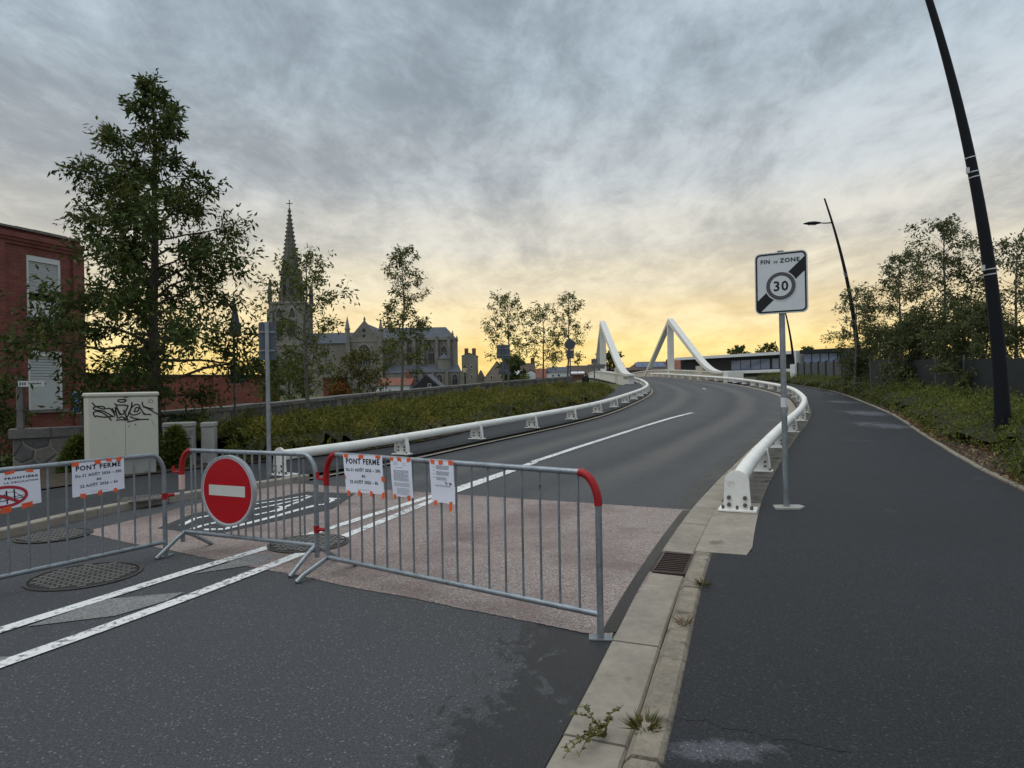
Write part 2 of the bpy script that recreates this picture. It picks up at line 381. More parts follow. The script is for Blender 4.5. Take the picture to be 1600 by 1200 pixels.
# ---------------------------------------------------------------- mesh helpers
class MB:
    def __init__(s): s.v = []; s.f = []; s.uv = {}
    def add(s, vs, fs):
        o = len(s.v); s.v += [tuple(v) for v in vs]; s.f += [tuple(i + o for i in f) for f in fs]; return s
    def box(s, x0, x1, y0, y1, z0, z1, M=None, bev=0.0):
        if bev:
            b = bev; vs = []
            bm = bmesh.new(); bmesh.ops.create_cube(bm, size=1)
            for v in bm.verts: v.co = Vector(((x0 + x1) / 2 + v.co.x * (x1 - x0), (y0 + y1) / 2 + v.co.y * (y1 - y0), (z0 + z1) / 2 + v.co.z * (z1 - z0)))
            bmesh.ops.bevel(bm, geom=bm.edges[:], offset=b, segments=1, affect='EDGES')
            bm.verts.index_update()
            vs = [M @ v.co if M else v.co for v in bm.verts]; fs = [[v.index for v in f.verts] for f in bm.faces]
            bm.free(); return s.add(vs, fs)
        vs = [Vector(p) for p in ((x0, y0, z0), (x1, y0, z0), (x1, y1, z0), (x0, y1, z0), (x0, y0, z1), (x1, y0, z1), (x1, y1, z1), (x0, y1, z1))]
        if M: vs = [M @ v for v in vs]
        return s.add(vs, [(0, 3, 2, 1), (4, 5, 6, 7), (0, 1, 5, 4), (1, 2, 6, 5), (2, 3, 7, 6), (3, 0, 4, 7)])
    def prism(s, poly, d, M=None):
        """closed polygon (3-D points) extruded along vector d"""
        n = len(poly); a = [Vector(p) for p in poly]; d = Vector(d); b = [p + d for p in a]
        vs = a + b
        if M: vs = [M @ v for v in vs]
        return s.add(vs, [tuple(range(n))[::-1], tuple(range(n, 2 * n))] + [(i, (i + 1) % n, n + (i + 1) % n, n + i) for i in range(n)])
    def tube(s, pts, r, n=8, cap=True, up=None):
        pts = [Vector(p) for p in pts]; k = len(pts)
        rs = r if isinstance(r, (list, tuple)) else [r] * k
        t0 = (pts[1] - pts[0]).normalized()
        ref = Vector((0, 0, 1)) if abs(t0.z) < .9 else Vector((1, 0, 0))
        nn = t0.cross(ref).normalized(); vs = []; fs = []
        for i in range(k):
            a = pts[max(i - 1, 0)]; b = pts[min(i + 1, k - 1)]
            t = (b - a).normalized(); nn = (nn - t * nn.dot(t)).normalized(); bb = t.cross(nn)
            for j in range(n):
                an = 2 * math.pi * j / n
                vs.append(pts[i] + (nn * math.cos(an) + bb * math.sin(an)) * rs[i])
        for i in range(k - 1):
            for j in range(n):
                j2 = (j + 1) % n
                fs.append((i * n + j, i * n + j2, (i + 1) * n + j2, (i + 1) * n + j))
        if cap: fs += [tuple(range(n))[::-1], tuple(range((k - 1) * n, k * n))]
        return s.add(vs, fs)
    def build(s, name, m, parent=None, smooth=False, uvfn=None):
        me = bpy.data.meshes.new(name); me.from_pydata(s.v, [], s.f); me.update()
        bm = bmesh.new(); bm.from_mesh(me); bmesh.ops.recalc_face_normals(bm, faces=bm.faces[:]); bm.to_mesh(me); bm.free()
        return link(name, me, m, parent, smooth, uvfn)

def link(name, me, m, parent=None, smooth=False, uvfn=None):
    o = bpy.data.objects.new(name, me); C.objects.link(o)
    if m: me.materials.append(MATS[m] if isinstance(m, str) else m)
    if smooth:
        me.polygons.foreach_set('use_smooth', [True] * len(me.polygons))
        try: me.set_sharp_from_angle(angle=math.radians(40))
        except Exception: pass
    if uvfn:
        uvl = me.uv_layers.new(name='UVMap')
        for lp in me.loops: uvl.data[lp.index].uv = uvfn(me.vertices[lp.vertex_index].co)
    if parent: o.parent = parent
    return o
def tag(o, label=None, cat=None, group=None, kind=None):
    if label: o['label'] = label
    if cat: o['category'] = cat
    if group: o['group'] = group
    if kind: o['kind'] = kind
    return o
def empty(name, label, cat, group=None):
    """root Empty; the parts are given in world coordinates, so it is moved to the thing's base by rebase()"""
    o = bpy.data.objects.new(name, None); o.empty_display_size = .2; C.objects.link(o)
    return tag(o, label, cat, group)
def rebase(root, loc):
    root.location = loc
    inv = Matrix.Translation(-Vector(loc))
    for c in root.children: c.matrix_parent_inverse = inv
def struct(o): o['kind'] = 'structure'; return o
def rotz(a, loc=(0, 0, 0)):
    return Matrix.Translation(loc) @ Matrix.Rotation(a, 4, 'Z')
def arc(c, r, a0, a1, n, ex, ez):
    c = Vector(c); return [c + ex * (r * math.cos(a0 + (a1 - a0) * i / n)) + ez * (r * math.sin(a0 + (a1 - a0) * i / n)) for i in range(n + 1)]

def polyoff(fn, off, ys):
    """points of the plan curve x = fn(Y) moved sideways by off (right is positive)"""
    out = []
    for Y in ys:
        d = (fn(Y + .05) - fn(Y - .05)) / .1; l = math.hypot(d, 1)
        out.append((fn(Y) + off / l, Y - off * d / l))
    return out
def strip(name, left, right, dz, m, kind=True, cols=1, damp=None, parent=None, zf=None):
    """sheet between two plan polylines of the same length"""
    zf = zf or (lambda x, y: G(y))
    vs = []; fs = []; n = len(left); dm = []; lt_ = []; tk_ = []
    for (a, b) in zip(left, right):
        for j in range(cols + 1):
            t = j / cols; x = a[0] + (b[0] - a[0]) * t; y = a[1] + (b[1] - a[1]) * t
            vs.append((x, y, zf(x, y) + dz))
            if damp: dm.append(damp(x, y)); lt_.append((x - XL(y)) / (XR(y) - XL(y))); tk_.append(sstep(6.5, 14, y))
    k = cols + 1
    for i in range(n - 1):
        for j in range(cols): fs.append((i * k + j, i * k + j + 1, (i + 1) * k + j + 1, (i + 1) * k + j))
    me = bpy.data.meshes.new(name); me.from_pydata(vs, [], fs); me.update()
    if damp:
        at_ = me.attributes.new('damp', 'FLOAT', 'POINT'); at_.data.foreach_set('value', dm)
        for nm, vv in (('lat', lt_), ('track', tk_)): me.attributes.new(nm, 'FLOAT', 'POINT').data.foreach_set('value', vv)
    o = link(name, me, m, parent, True)
    if kind: struct(o)
    return o
def ysamp(a, b, n): return [a + (b - a) * i / (n - 1) for i in range(n)]

# ---------------------------------------------------------------- setting: terrain, road, paths
def sstep(a, b, x):
    t = min(max((x - a) / (b - a), 0), 1); return t * t * (3 - 2 * t)
def terrain(x, y):
    if y < 2: y = 2
    lo = XW(min(y, 46)) - .3 if y < 48 else min(XW(48) + (y - 48) * 1.5, XL(y) - 1.6)
    hi = XP(min(y, 60)) + 6
    w = sstep(lo - 4.5, lo, x) * (1 - sstep(hi, hi + 10, x)) if y < 130 else 0
    return (G(y) - .10) * w + (-.10) * (1 - w) - .25 * sstep(46, 49, y) * (1 - sstep(lo - 1, lo + .5, x)) * (1 if x < XL(y) - 1.5 else 0) * 0
gx = np.concatenate([np.linspace(-900, -60, 10), np.linspace(-50, 60, 111), np.linspace(75, 900, 10)])
gy = np.concatenate([np.linspace(-60, -6, 5), np.linspace(-4, 130, 135), np.linspace(145, 1600, 14)])
tv = [(x, y, terrain(x, y)) for y in gy for x in gx]
nx = len(gx)
tf = [(j * nx + i, j * nx + i + 1, (j + 1) * nx + i + 1, (j + 1) * nx + i) for j in range(len(gy) - 1) for i in range(nx - 1)]
me = bpy.data.meshes.new('ground'); me.from_pydata(tv, [], tf); struct(link('ground', me, 'grass_ground', smooth=True))

ysr = ysamp(-4, 30, 120) + ysamp(30.5, 128, 120)
def damp(x, y):
    d = XR(y) - x
    e = min(.37, max(0, .52 - d * .5)) if y < 4.6 else min(.46, max(0, .50 - d * .8))
    return e + .06
strip('road', [(XL(y), y) for y in ysr], [(XR(y), y) for y in ysr], 0, 'road', cols=40, damp=damp)

# pink granite-chip band across the road
pa, pb = Vector((-4.75, 7.35)), Vector((.57, 4.07)); pc, pd = Vector((2.12, 8.03)), Vector((-3.75, 10.85))
n = 260; left = []; right = []
for i in range(n + 1):
    t = i / n; l = pa.lerp(pb, t); r = pd.lerp(pc, t)
    l = l + Vector((.3, .5)).normalized() * (random.uniform(-.006, .006) + .012 * math.sin(t * 31) * math.sin(t * 7)); r = r + Vector((.3, .5)).normalized() * random.uniform(-.006, .006)
    left.append((l.x, l.y)); right.append((r.x, r.y))
strip('road_band', right, left, .004, 'pink', cols=12)
ys = ysamp(4.15, 8.0, 16)
strip('joint_sealant', [(x - .085, y) for x, y in polyoff(XR, 0, ys)], polyoff(XR, .005, ys), .008, 'sealant')

# ---- road markings
def ground_poly(name, px, dz, m, parent=None):
    pts = [gp(u, v, dz) for u, v in px]
    me = bpy.data.meshes.new(name); me.from_pydata([tuple(p) for p in pts], [], [tuple(range(len(pts)))]); me.update()
    return struct(link(name, me, m, parent)) if not parent else link(name, me, m, parent)
def ground_line(name, px, w, dz, m, w2=None):
    pts = [gp(u, v, 0) for u, v in px]; ps = []
    for a, b in zip(pts[:-1], pts[1:]):
        k = max(2, int((b - a).length / .5))
        ps += [a.lerp(b, i / k) for i in range(k)]
    ps.append(pts[-1]); l = []; r = []
    for i, p in enumerate(ps):
        t = (ps[min(i + 1, len(ps) - 1)] - ps[max(i - 1, 0)]).normalized(); s = Vector((t.y, -t.x, 0))
        ww = w + ((w2 - w) * i / (len(ps) - 1) if w2 else 0)
        l.append((p - s * ww / 2)[:2]); r.append((p + s * ww / 2)[:2])
    return strip(name, l, r, dz, m)
ground_line('lane_line', [(-120, 1028), (0, 986), (150, 939), (290, 895), (420, 856), (560, 812), (690, 771), (830, 724)], .12, .0085, 'roadpaint')
ground_line('lane_line', [(-150, 1096), (0, 1040), (150, 987), (300, 932), (430, 882), (560, 830), (700, 773), (836, 723)], .12, .0085, 'roadpaint')
ground_line('lane_line', [(832, 722.5), (900, 700), (960, 681), (1010, 665), (1050, 653), (1082, 645)], .15, .0085, 'roadpaint')
ground_line('lane_line', [(1098, 607), (1103, 608.3)], .14, .0085, 'roadpaint')
ground_poly('faded_hatching', [(40, 979), (165, 936), (288, 925), (262, 938), (180, 962)], .006, 'oldpaint')
ground_poly('faded_hatching', [(300, 897), (390, 868), (432, 866), (410, 880), (345, 890)], .006, 'oldpaint')
ground_poly('faded_hatching', [(-60, 1045), (0, 1026), (40, 1024), (0, 1038)], .006, 'oldpaint')
# cycle symbol on a dark patch
ground_poly('cycle_patch', [(246, 825), (330, 836), (520, 795), (555, 771), (480, 768), (300, 803)], .0075, 'bikepatch')
def sym(px, w): return ground_line('cycle_symbol', px, w, .0115, 'roadpaint')
sym([(284, 822), (306, 811), (332, 806), (352, 809), (345, 816), (318, 822), (300, 828)], .07)
sym([(318, 829), (350, 828), (395, 817), (430, 808), (465, 798), (500, 789)], .09)
sym([(398, 806), (430, 799), (462, 787), (486, 776)], .06)
sym([(396, 797), (430, 790), (470, 781)], .06)
sym([(395, 789), (430, 784), (482, 775)], .06)
sym([(430, 801), (445, 796), (436, 792)], .05)
sym([(505, 790), (520, 783), (516, 779), (530, 781)], .06)

# ---- right: gutter slabs, kerbstones, rail footing, path
zr = lambda x, y: G(y)
gut = tag(empty('gutter', None, None), kind='structure'); del_ = [k for k in ('label', 'category') if k in gut]
ker = tag(empty('kerb', None, None), kind='structure')
def seg_block(fn, y0, y1, o0, o1, zt, zb, name, m, parent, gap=.006, jit=0.0, tiltz=0.0, sub=2, bev=.012):
    ys = ysamp(y0 + gap, y1 - gap, sub + 1)
    L0 = polyoff(fn, o0, ys); R0 = polyoff(fn, o1, ys)
    dz = random.uniform(-jit, jit)
    vs = []
    for (a, b) in zip(L0, R0):
        a = Vector((a[0], a[1], G(a[1]))); b = Vector((b[0], b[1], G(b[1])))
        e = (b - a).normalized() * bev
        za = zt + dz; zb2 = zt + dz + tiltz
        vs += [a + Vector((0, 0, zb)), a + Vector((0, 0, za - bev)), a + e + Vector((0, 0, za)), b - e + Vector((0, 0, zb2)), b + Vector((0, 0, zb2 - bev)), b + Vector((0, 0, zb))]
    fs = []
    for i in range(sub):
        for j in range(5): fs.append((i * 6 + j, i * 6 + j + 1, (i + 1) * 6 + j + 1, (i + 1) * 6 + j))
    fs += [(0, 1, 2, 3, 4, 5), tuple(sub * 6 + k for k in (5, 4, 3, 2, 1, 0))]
    return MB().add(vs, fs).build(name, m, parent)
strip('gutter_bed', polyoff(XR, -.01, ysr), polyoff(XR, .96, ysr), -.035, 'darkjoint')
GY = [-3.0, -2.1, -1.2, -.3, .6, 1.35, 2.12, 2.96, 4.02, 4.86, 5.45]
for a, b in zip(GY[:-1], GY[1:]): seg_block(XR, a, b, .0, .288, .006, -.1, 'slab', 'concrete', gut, .007, .003, -.008)
y = 6.12
first = True
while y < 48:
    nxt = y + .86 if not first else 6.45
    first = False
    seg_block(XR, y, nxt, .0, .288, .006, -.1, 'slab', 'concrete', gut, .006, .003, -.008); y = nxt
strip('gutter_far', polyoff(XR, .0, ysamp(48, 120, 60)), polyoff(XR, .30, ysamp(48, 120, 60)), .006, 'concrete')
KY = [-3, -2, -1, 0, 1.0, 1.9, 2.77, 3.95, 4.95, 5.92]
for i, (a, b) in enumerate(zip(KY[:-1], KY[1:])): seg_block(XR, a, b, .312, .47, .075, -.1, 'kerbstone', 'kerbstone', ker, .008, .004, .0, 3, .03)
# concrete footing of the right guard rail
for ys, fm in ((ysamp(5.95, 8.3, 10), 'concrete'), (ysamp(8.305, 50, 120), 'oldconcrete')):
  foot_l = polyoff(XR, .318, ys); foot_r = polyoff(XR, .78, ys)
  vs = []; fs = []
  for i, (a, b) in enumerate(zip(foot_l, foot_r)):
      sh = -.04 if (i == 0 and ys[0] < 6) else 0
      b = (b[0] + (sh if not i else 0), b[1])
      vs += [(a[0], a[1], G(a[1]) - .1), (a[0], a[1], G(a[1]) + .07), (b[0], b[1], G(b[1]) + .075), (b[0], b[1], G(b[1]) - .1)]
  for i in range(len(ys) - 1):
      for j in range(3): fs.append((i * 4 + j, i * 4 + j + 1, i * 4 + 5 + j, i * 4 + 4 + j))
  fs.append((0, 1, 2, 3))
  struct(MB().add(vs, fs).build('rail_footing', fm))
DRY = []
for (u, v, rx, ry, k_) in [(1375, 664, .9, 1.7, .55), (1350, 645, 1.0, 2.0, .55), (1318, 628, 1.0, 2.4, .5), (1385, 797, .25, .3, .35), (1522, 746, .35, .3, .38), (1345, 688, .7, .35, .4), (1385, 689, .7, .35, .4),
                       (1098, 1172, .25, .14, .55), (1190, 1170, .3, .10, .5), (1310, 720, 1.2, 1.6, .22), (1400, 900, 1.0, 1.0, .15)]:
    q = gp(u, v, .07); DRY.append((q.x, q.y, rx, ry, k_))
def dryness(x, y): return max(k_ * math.exp(-((x - a) / rx) ** 2 - ((y - b) / ry) ** 2) for a, b, rx, ry, k_ in DRY) + .04
ysp = ysamp(-4, 14, 200) + ysamp(14.1, 78, 260)
lft = [polyoff(XR, .465 if y < 5.95 else .775, [y])[0] for y in ysp]
strip('footpath', lft, [(XP(p[1]), p[1]) for p in lft], .068, 'path', cols=40, damp=dryness)
crk = [gp(u, v, 0) for u, v in ((1046, 1142), (1075, 1150), (1102, 1149), (1130, 1162), (1168, 1166), (1205, 1180), (1240, 1182), (1290, 1197), (1340, 1204))]
l_ = []; r_ = []; rc_ = random.Random(8)
for a, b in zip(crk[:-1], crk[1:]):
    for k_ in range(8):
        q = a.lerp(b, k_ / 8) + Vector((rc_.uniform(-.006, .006), rc_.uniform(-.008, .008), 0)); w_ = rc_.uniform(.001, .0055)
        l_.append((q.x, q.y - w_)); r_.append((q.x, q.y + w_))
strip('path_crack', l_, r_, .0705, 'darkjoint')
# thin edging kerb of the path on the planting side
edg = tag(empty('path_edging', None, None), kind='structure')
y = 6.0
while y < 34:
    seg_block(XP, y, y + .98, -.0, .09, .10, -.1, 'edging_stone', 'kerbstone', edg, .006, .008, 0, 2, .012); y += .98
strip('path_edging_far', polyoff(XP, 0, ysamp(y, 75, 40)), polyoff(XP, .09, ysamp(y, 75, 40)), .10, 'kerbstone')
ysb = ysamp(2, 76, 100)
strip('planting_bed', polyoff(XP, .085, ysb), polyoff(XP, 7.0, ysb), .08, 'soil', cols=8)

# ---- left: kerb, pavement, planting bed
kl = tag(empty('kerb_left', None, None), kind='structure')
y = 2.0
while y < 10.2:
    seg_block(XL, y, y + .9, -.14, .0, .10, -.1, 'kerbstone', 'concrete', kl, .004, .003, 0, 2, .012); y += .9
strip('kerb_left_far', polyoff(XL, -.30, ysamp(y, 120, 160)), polyoff(XL, .0, ysamp(y, 120, 160)), .03, 'concrete')
ysl = ysamp(0, 60, 140)
strip('pavement', [(min(XH(y), -7.0) - 6 if y < 10 else XH(y) - .4, y) for y in ysl],
      [(polyoff(XL, -.135 if y < y else -.14, [y])[0][0], y) for y in ysl], .095 if False else .088, 'walk', cols=10)
def bedz(x, y): return G(y)
ysb = ysamp(9.5, 43.5, 90)
strip('planting_bed', [(XW(y) if y > 12 else XW(12), y) for y in ysb], [(XH(y), y) for y in ysb], .11, 'soil', cols=8)

# ---------------------------------------------------------------- manhole covers and drain grate
def manhole(c, r, label, zoff, group='round iron manhole covers', mr='castiron', ang=.5):
    root = empty('manhole_cover', label, 'manhole cover', group)
    z = G(c.y) + zoff
    b = MB(); k = 48
    for (ra, rb, h) in ((r * .93, r, .004), ):
        vs = []; fs = []
        for i in range(k):
            a = 2 * math.pi * i / k
            for rr, hh in ((ra, 0), (ra, h), (rb, h), (rb, 0)): vs.append((c.x + rr * math.cos(a), c.y + rr * math.sin(a), z + hh + .004))
        for i in range(k):
            for j in range(3): fs.append((i * 4 + j, ((i + 1) % k) * 4 + j, ((i + 1) % k) * 4 + j + 1, i * 4 + j + 1))
        b.add(vs, fs)
    b.build('frame', mr, root)
    vs = [(c.x + (.905) * r * math.cos(2 * math.pi * i / k), c.y + .905 * r * math.sin(2 * math.pi * i / k), z + .0045) for i in range(k)]
    lid = MB().add(vs, [tuple(range(k))]).build('lid', 'ironlid', root)
    MB().add([(c.x + .935 * r * math.cos(2 * math.pi * i / k), c.y + .935 * r * math.sin(2 * math.pi * i / k), z + .0025) for i in range(k)], [tuple(range(k))]).build('gap', 'pit', root)
    g = MB(); M = rotz(ang, (c.x, c.y, z + .0045)); s = .075; q = int(r / s) + 1
    for i in range(-q, q + 1):
        for j in range(-q, q + 1):
            x = i * s + (s / 2 if j % 2 else 0); y = j * s * .8
            if math.hypot(x, y) < r * .84: g.box(x - .030, x + .030, y - .022, y + .022, 0, .007, M)
    g.build('tread_studs', 'ironworn', lid)
    rebase(root, (c.x, c.y, z))
p = gp(133, 900); manhole(p, .43, 'round iron manhole cover in plain asphalt under the notice-covered barrier', .002)
p = gp(482, 850); manhole(p, .39, 'round iron manhole cover cut through by the white line on pink band', .006)
p = gp(70, 838); p.x += .1; manhole(p, .36, 'worn round manhole cover against the left kerb at pink band edge', .006)
p = gp(222, 779, .09); manhole(p, .32, 'round manhole cover set in the raised pavement before the cabinet', .09)

gr = empty('drain_grate', 'rusty slotted drain grate in the concrete gutter beside the rail footing', 'drain grate')
ys = [5.46, 6.11]
a0, a1 = polyoff(XR, .0, ys); b0, b1 = polyoff(XR, .30, ys)
P = [Vector((*q, G(q[1]))) for q in (a0, b0, b1, a1)]
def gpt(s, t, z): q = P[0].lerp(P[1], s).lerp(P[3].lerp(P[2], s), t); return q + Vector((0, 0, z))
def gbox(s0, s1, t0, t1, z0, z1):
    return MB().add([gpt(s0, t0, z0), gpt(s1, t0, z0), gpt(s1, t1, z0), gpt(s0, t1, z0), gpt(s0, t0, z1), gpt(s1, t0, z1), gpt(s1, t1, z1), gpt(s0, t1, z1)],
                    [(0, 3, 2, 1), (4, 5, 6, 7), (0, 1, 5, 4), (1, 2, 6, 5), (2, 3, 7, 6), (3, 0, 4, 7)])
for (s0, s1, t0, t1) in ((.02, .10, 0.02, .98), (.90, .98, .02, .98), (.10, .90, .02, .07), (.10, .90, .93, .98)):
    gbox(s0, s1, t0, t1, -.03, .006).build('frame_bar', 'rusty', gr)
for i in range(10):
    t = .10 + i * .083; gbox(.10, .90, t, t + .032, -.03, .002).build('bar', 'rusty', gr)
gbox(.05, .95, .05, .95, -.034, -.032).build('pit', 'pit', gr)
rebase(gr, tuple(P[0]))

# ---------------------------------------------------------------- guard rails
def rail(label, fn, off, y0, y1, dz, spacing, far_y, r=.096):
    root = empty('guard_rail', label, 'guard rail', 'white tubular guard rails')
    pl = polyoff(fn, off, ysamp(y0, y1, int((y1 - y0) / .2)))
    fine_ = [Vector((x, y, G(y) + dz + .335)) for x, y in pl]; pts = [fine_[0]]; acc = 0
    for a, b in zip(fine_[:-1], fine_[1:]):
        acc += (b - a).length
        if acc >= spacing / 2: pts.append(b); acc = 0
    MB().tube(pts, r, 16).build('tube', 'railwhite', root, True)
    # arc-length positions
    d = [0]
    for a, b in zip(pts[:-1], pts[1:]): d.append(d[-1] + (b - a).length)
    def at_s(s):
        i = min(max(int(np.searchsorted(d, s)) - 1, 0), len(pts) - 2); t = (s - d[i]) / (d[i + 1] - d[i])
        return pts[i].lerp(pts[i + 1], t), (pts[i + 1] - pts[i]).normalized()
    s = .06; k = 0
    while s < d[-1]:
        p, t = at_s(s); a = math.atan2(t.y, t.x) - math.pi / 2
        gz = G(p.y) + dz
        M = rotz(a, (p.x, p.y, gz))
        if k == 0:                                      # end stop: rounded plate
            prof = [(-.132, .02), (-.132, .30)] + [(.132 * math.cos(an), .335 + .132 * math.sin(an)) for an in [math.pi - math.pi * i / 14 for i in range(15)]] + [(.132, .30), (.150, .02)]
            prof[0] = (-.150, .02)
            e = MB().prism([Vector((x, -.075, z)) for x, z in prof], (0, .03, 0), M).build('end_plate', 'railwhite', root)
            for bx in (-.085, .085):
                for bz in (.085, .165):
                    MB().tube([M @ Vector((bx, -.073, bz)), M @ Vector((bx, -.10, bz))], .024, 6).build('bolt', 'bolt', e)
            pp = MB().box(-.205, .205, -.10, .16, .004, .032, M, .005).build('base_plate', 'railwhite', root)
            for bx in (-.15, 0, .15): MB().tube([M @ Vector((bx, -.065, .03)), M @ Vector((bx, -.065, .075))], .02, 6).build('nut', 'bolt', pp)
        else:
            near = p.y < far_y
            po = MB()
            # bracket: two cheeks under the tube
            for sg in (-1, 1):
                pr_ = [Vector((sg * x, -.05, z)) for x, z in ((.155, .02), (.155, .10), (.145, .20), (.128, .29), (.118, .36), (.100, .36), (.110, .29), (.125, .20), (.135, .10), (.135, .02))]
                po.prism(pr_, (0, .10, 0), M)
            po.box(-.13, .13, -.012, .012, .02, .26, M)
            q = po.build('post', 'railwhite', root)
            if near:
                MB().box(-.19, .19, -.10, .10, .004, .028, M, .004).build('base_plate', 'railwhite', q)
                for bx in (-.15, .15):
                    MB().tube([M @ Vector((bx, -.05, .028)), M @ Vector((bx, -.05, .06))], .018, 6).build('nut', 'bolt', q)
                for bz in (.09, .16):
                    for bx in (-.11, .11): MB().tube([M @ Vector((bx * .7, -.012, bz)), M @ Vector((bx * .7, -.032, bz))], .02, 6).build('bolt', 'bolt', q)
            else:
                MB().box(-.19, .19, -.10, .10, .004, .028, M).build('base_plate', 'railwhite', q)
            # sleeve of the tube joint
            MB().tube([p - t * .028, p + t * .028], r + .005, 16).build('sleeve', 'railwhite', root, True); MB().tube([p + t * .034, p + t * .042], r + .0025, 16).build('joint', 'railjoint', root, True)
        s += spacing; k += 1
    rebase(root, (pts[0].x, pts[0].y, G(pts[0].y) + dz))
rail('white tubular guard rail on concrete footing beside the dark footpath', XR, .56, 7.72, 96, .072, 3.4, 40)
rail('white tubular guard rail along the evergreen hedge bed across the road', XL, -.36, 10.75, 88, .09, 3.0, 30, .085)

# ---------------------------------------------------------------- leaves: shared vectorised builder
def leaves_mesh(name, pos, ax, L_, W_, m, parent=None, tint=None, fold=.25, nrm=None):
    """pos (n,3), ax (n,3) unit axis, L_ length, W_ width arrays; each leaf four vertices, a folded rhombus"""
    n = len(pos)
    rnd = rng.normal(size=(n, 3)) if nrm is None else nrm
    side = np.cross(ax, rnd); side /= np.linalg.norm(side, axis=1, keepdims=True) + 1e-9
    nr = np.cross(side, ax)
    L_ = L_[:, None]; W_ = W_[:, None]
    v = np.empty((n, 4, 3))
    v[:, 0] = pos; v[:, 1] = pos + ax * L_ * .45 + side * W_ * .5 + nr * W_ * fold
    v[:, 2] = pos + ax * L_; v[:, 3] = pos + ax * L_ * .45 - side * W_ * .5 + nr * W_ * fold
    me = bpy.data.meshes.new(name)
    me.vertices.add(n * 4); me.vertices.foreach_set('co', v.reshape(-1))
    idx = np.arange(n)[:, None] * 4
    tri = np.concatenate([idx + [0, 1, 2], idx + [0, 2, 3]], 1).reshape(-1)
    me.loops.add(n * 6); me.loops.foreach_set('vertex_index', tri.astype(np.int32))
    me.polygons.add(n * 2); me.polygons.foreach_set('loop_start', np.arange(n * 2, dtype=np.int32) * 3)
    me.update(calc_edges=True)
    if tint is None: tint = rng.random(n)
    a = me.attributes.new('tint', 'FLOAT', 'POINT'); a.data.foreach_set('value', np.repeat(np.clip(tint, 0, 1), 4).astype(np.float32))
    return link(name, me, m, parent)

def tree(label, base, height, tr, crown0, prof, nb, twigs, lpt, leaf, m, group=None, seed=1, rise=.35, droop=.25, bark='bark', name='tree', lean=(0, 0), thin=1.0, trunk_top=.96):
    """prof: crown radius at fraction of the crown height; branches leave the trunk all the way up"""
    r = np.random.default_rng(seed); base = Vector(base)
    root = empty(name, label, 'tree', group)
    tb = MB(); k = 10
    wob = r.normal(0, .012 * height, (k + 1, 2)); wob[0] = 0
    wob = np.cumsum(wob, 0) * .35
    tp = [base + Vector((wob[i, 0] + lean[0] * (i / k), wob[i, 1] + lean[1] * (i / k), height * trunk_top * i / k)) for i in range(k + 1)]
    tb.tube(tp, [tr * (1.25 if i == 0 else 1) * (1 - .88 * i / k) + .006 for i in range(k + 1)], 8)
    P = []; A = []; T = []; pmax = max(prof(i / 10) for i in range(11)) * .86
    for b in range(nb):
        f = (b + r.random()) / nb; f = f ** .85
        h = crown0 + (1 - crown0) * f
        tt = min(h / trunk_top, .999) * k; i = int(tt); start = tp[i].lerp(tp[min(i + 1, k)], tt - i)
        az = b * 2.399 + r.normal(0, .4); ln = prof(f) * r.uniform(.42, 1.15)
        if ln < .05: continue
        rs = rise * (.4 + f * 1.5) + r.normal(0, .12)
        pts = []
        for q in range(6):
            s = q / 5
            pts.append(start + Vector((math.cos(az) * ln * s, math.sin(az) * ln * s, ln * (rs * s - droop * s * s))) + Vector(r.normal(0, .03 * ln, 3)) * (s > 0))
        tb.tube(pts, [max(tr * .34 * (1 - f * .75) * (1 - .85 * q / 5), .004) for q in range(6)], 5, False)
        for t in range(max(4, int(twigs * min(1.5, ln / pmax * 1.25)))):
            s = .18 + .82 * math.sqrt(r.random()); q = min(int(s * 5), 4); o = pts[q].lerp(pts[q + 1], s * 5 - q)
            d = Vector((math.cos(az), math.sin(az), .15)) * .8 + Vector(r.normal(0, .75, 3)); d.z -= droop * .6; d.normalize()
            tl = ln * r.uniform(.16, .34) + .12
            if t % 3 == 0: tb.tube([o, o + d * tl * .5, o + d * tl - Vector((0, 0, .1 * tl))], [.006, .004, .003], 3, False)
            m_ = max(1, int(lpt * r.uniform(.5, 1.3) * thin))
            u = r.random(m_) ** .8
            P.append(np.array(o)[None] + np.array(d)[None] * (u * tl)[:, None] + np.clip(r.normal(0, .04 + tl * .04, (m_, 3)), -.14, .14))
            aa = np.array(d)[None] * .6 + r.normal(0, .6, (m_, 3)); aa[:, 2] -= .35
            A.append(aa / np.linalg.norm(aa, axis=1, keepdims=True)); T.append(np.full(m_, r.random() * .55) + r.random(m_) * .45)
    P = np.concatenate(P); A = np.concatenate(A); T = np.concatenate(T); n = len(P)
    tb.build('trunk', bark, root, True)
    leaves_mesh('crown', P, A, leaf[0] * r.uniform(.7, 1.25, n), leaf[1] * r.uniform(.7, 1.25, n), m, root, T)
    rebase(root, tuple(base)); return root

def interp(xs, ys): return lambda f: float(np.interp(f, xs, ys))
# big oak-like tree behind the cabinet
bz = lambda x, y: G(y) + .08
pt = at(240, 640, 14.2); base = Vector((pt.x, 14.2, .10))
htop = at(240, 116, 14.2).z - .1
tree('tall dark conical tree rising behind the graffitied cabinet', base, htop, .13, .10,
     interp([0, .08, .2, .35, .5, .65, .8, .92, 1], [1.5, 2.1, 2.25, 1.95, 1.55, 1.15, .68, .32, .10]), 92, 32, 14, (.145, .051), 'leaf_oak', seed=11, rise=.42, droop=.22)
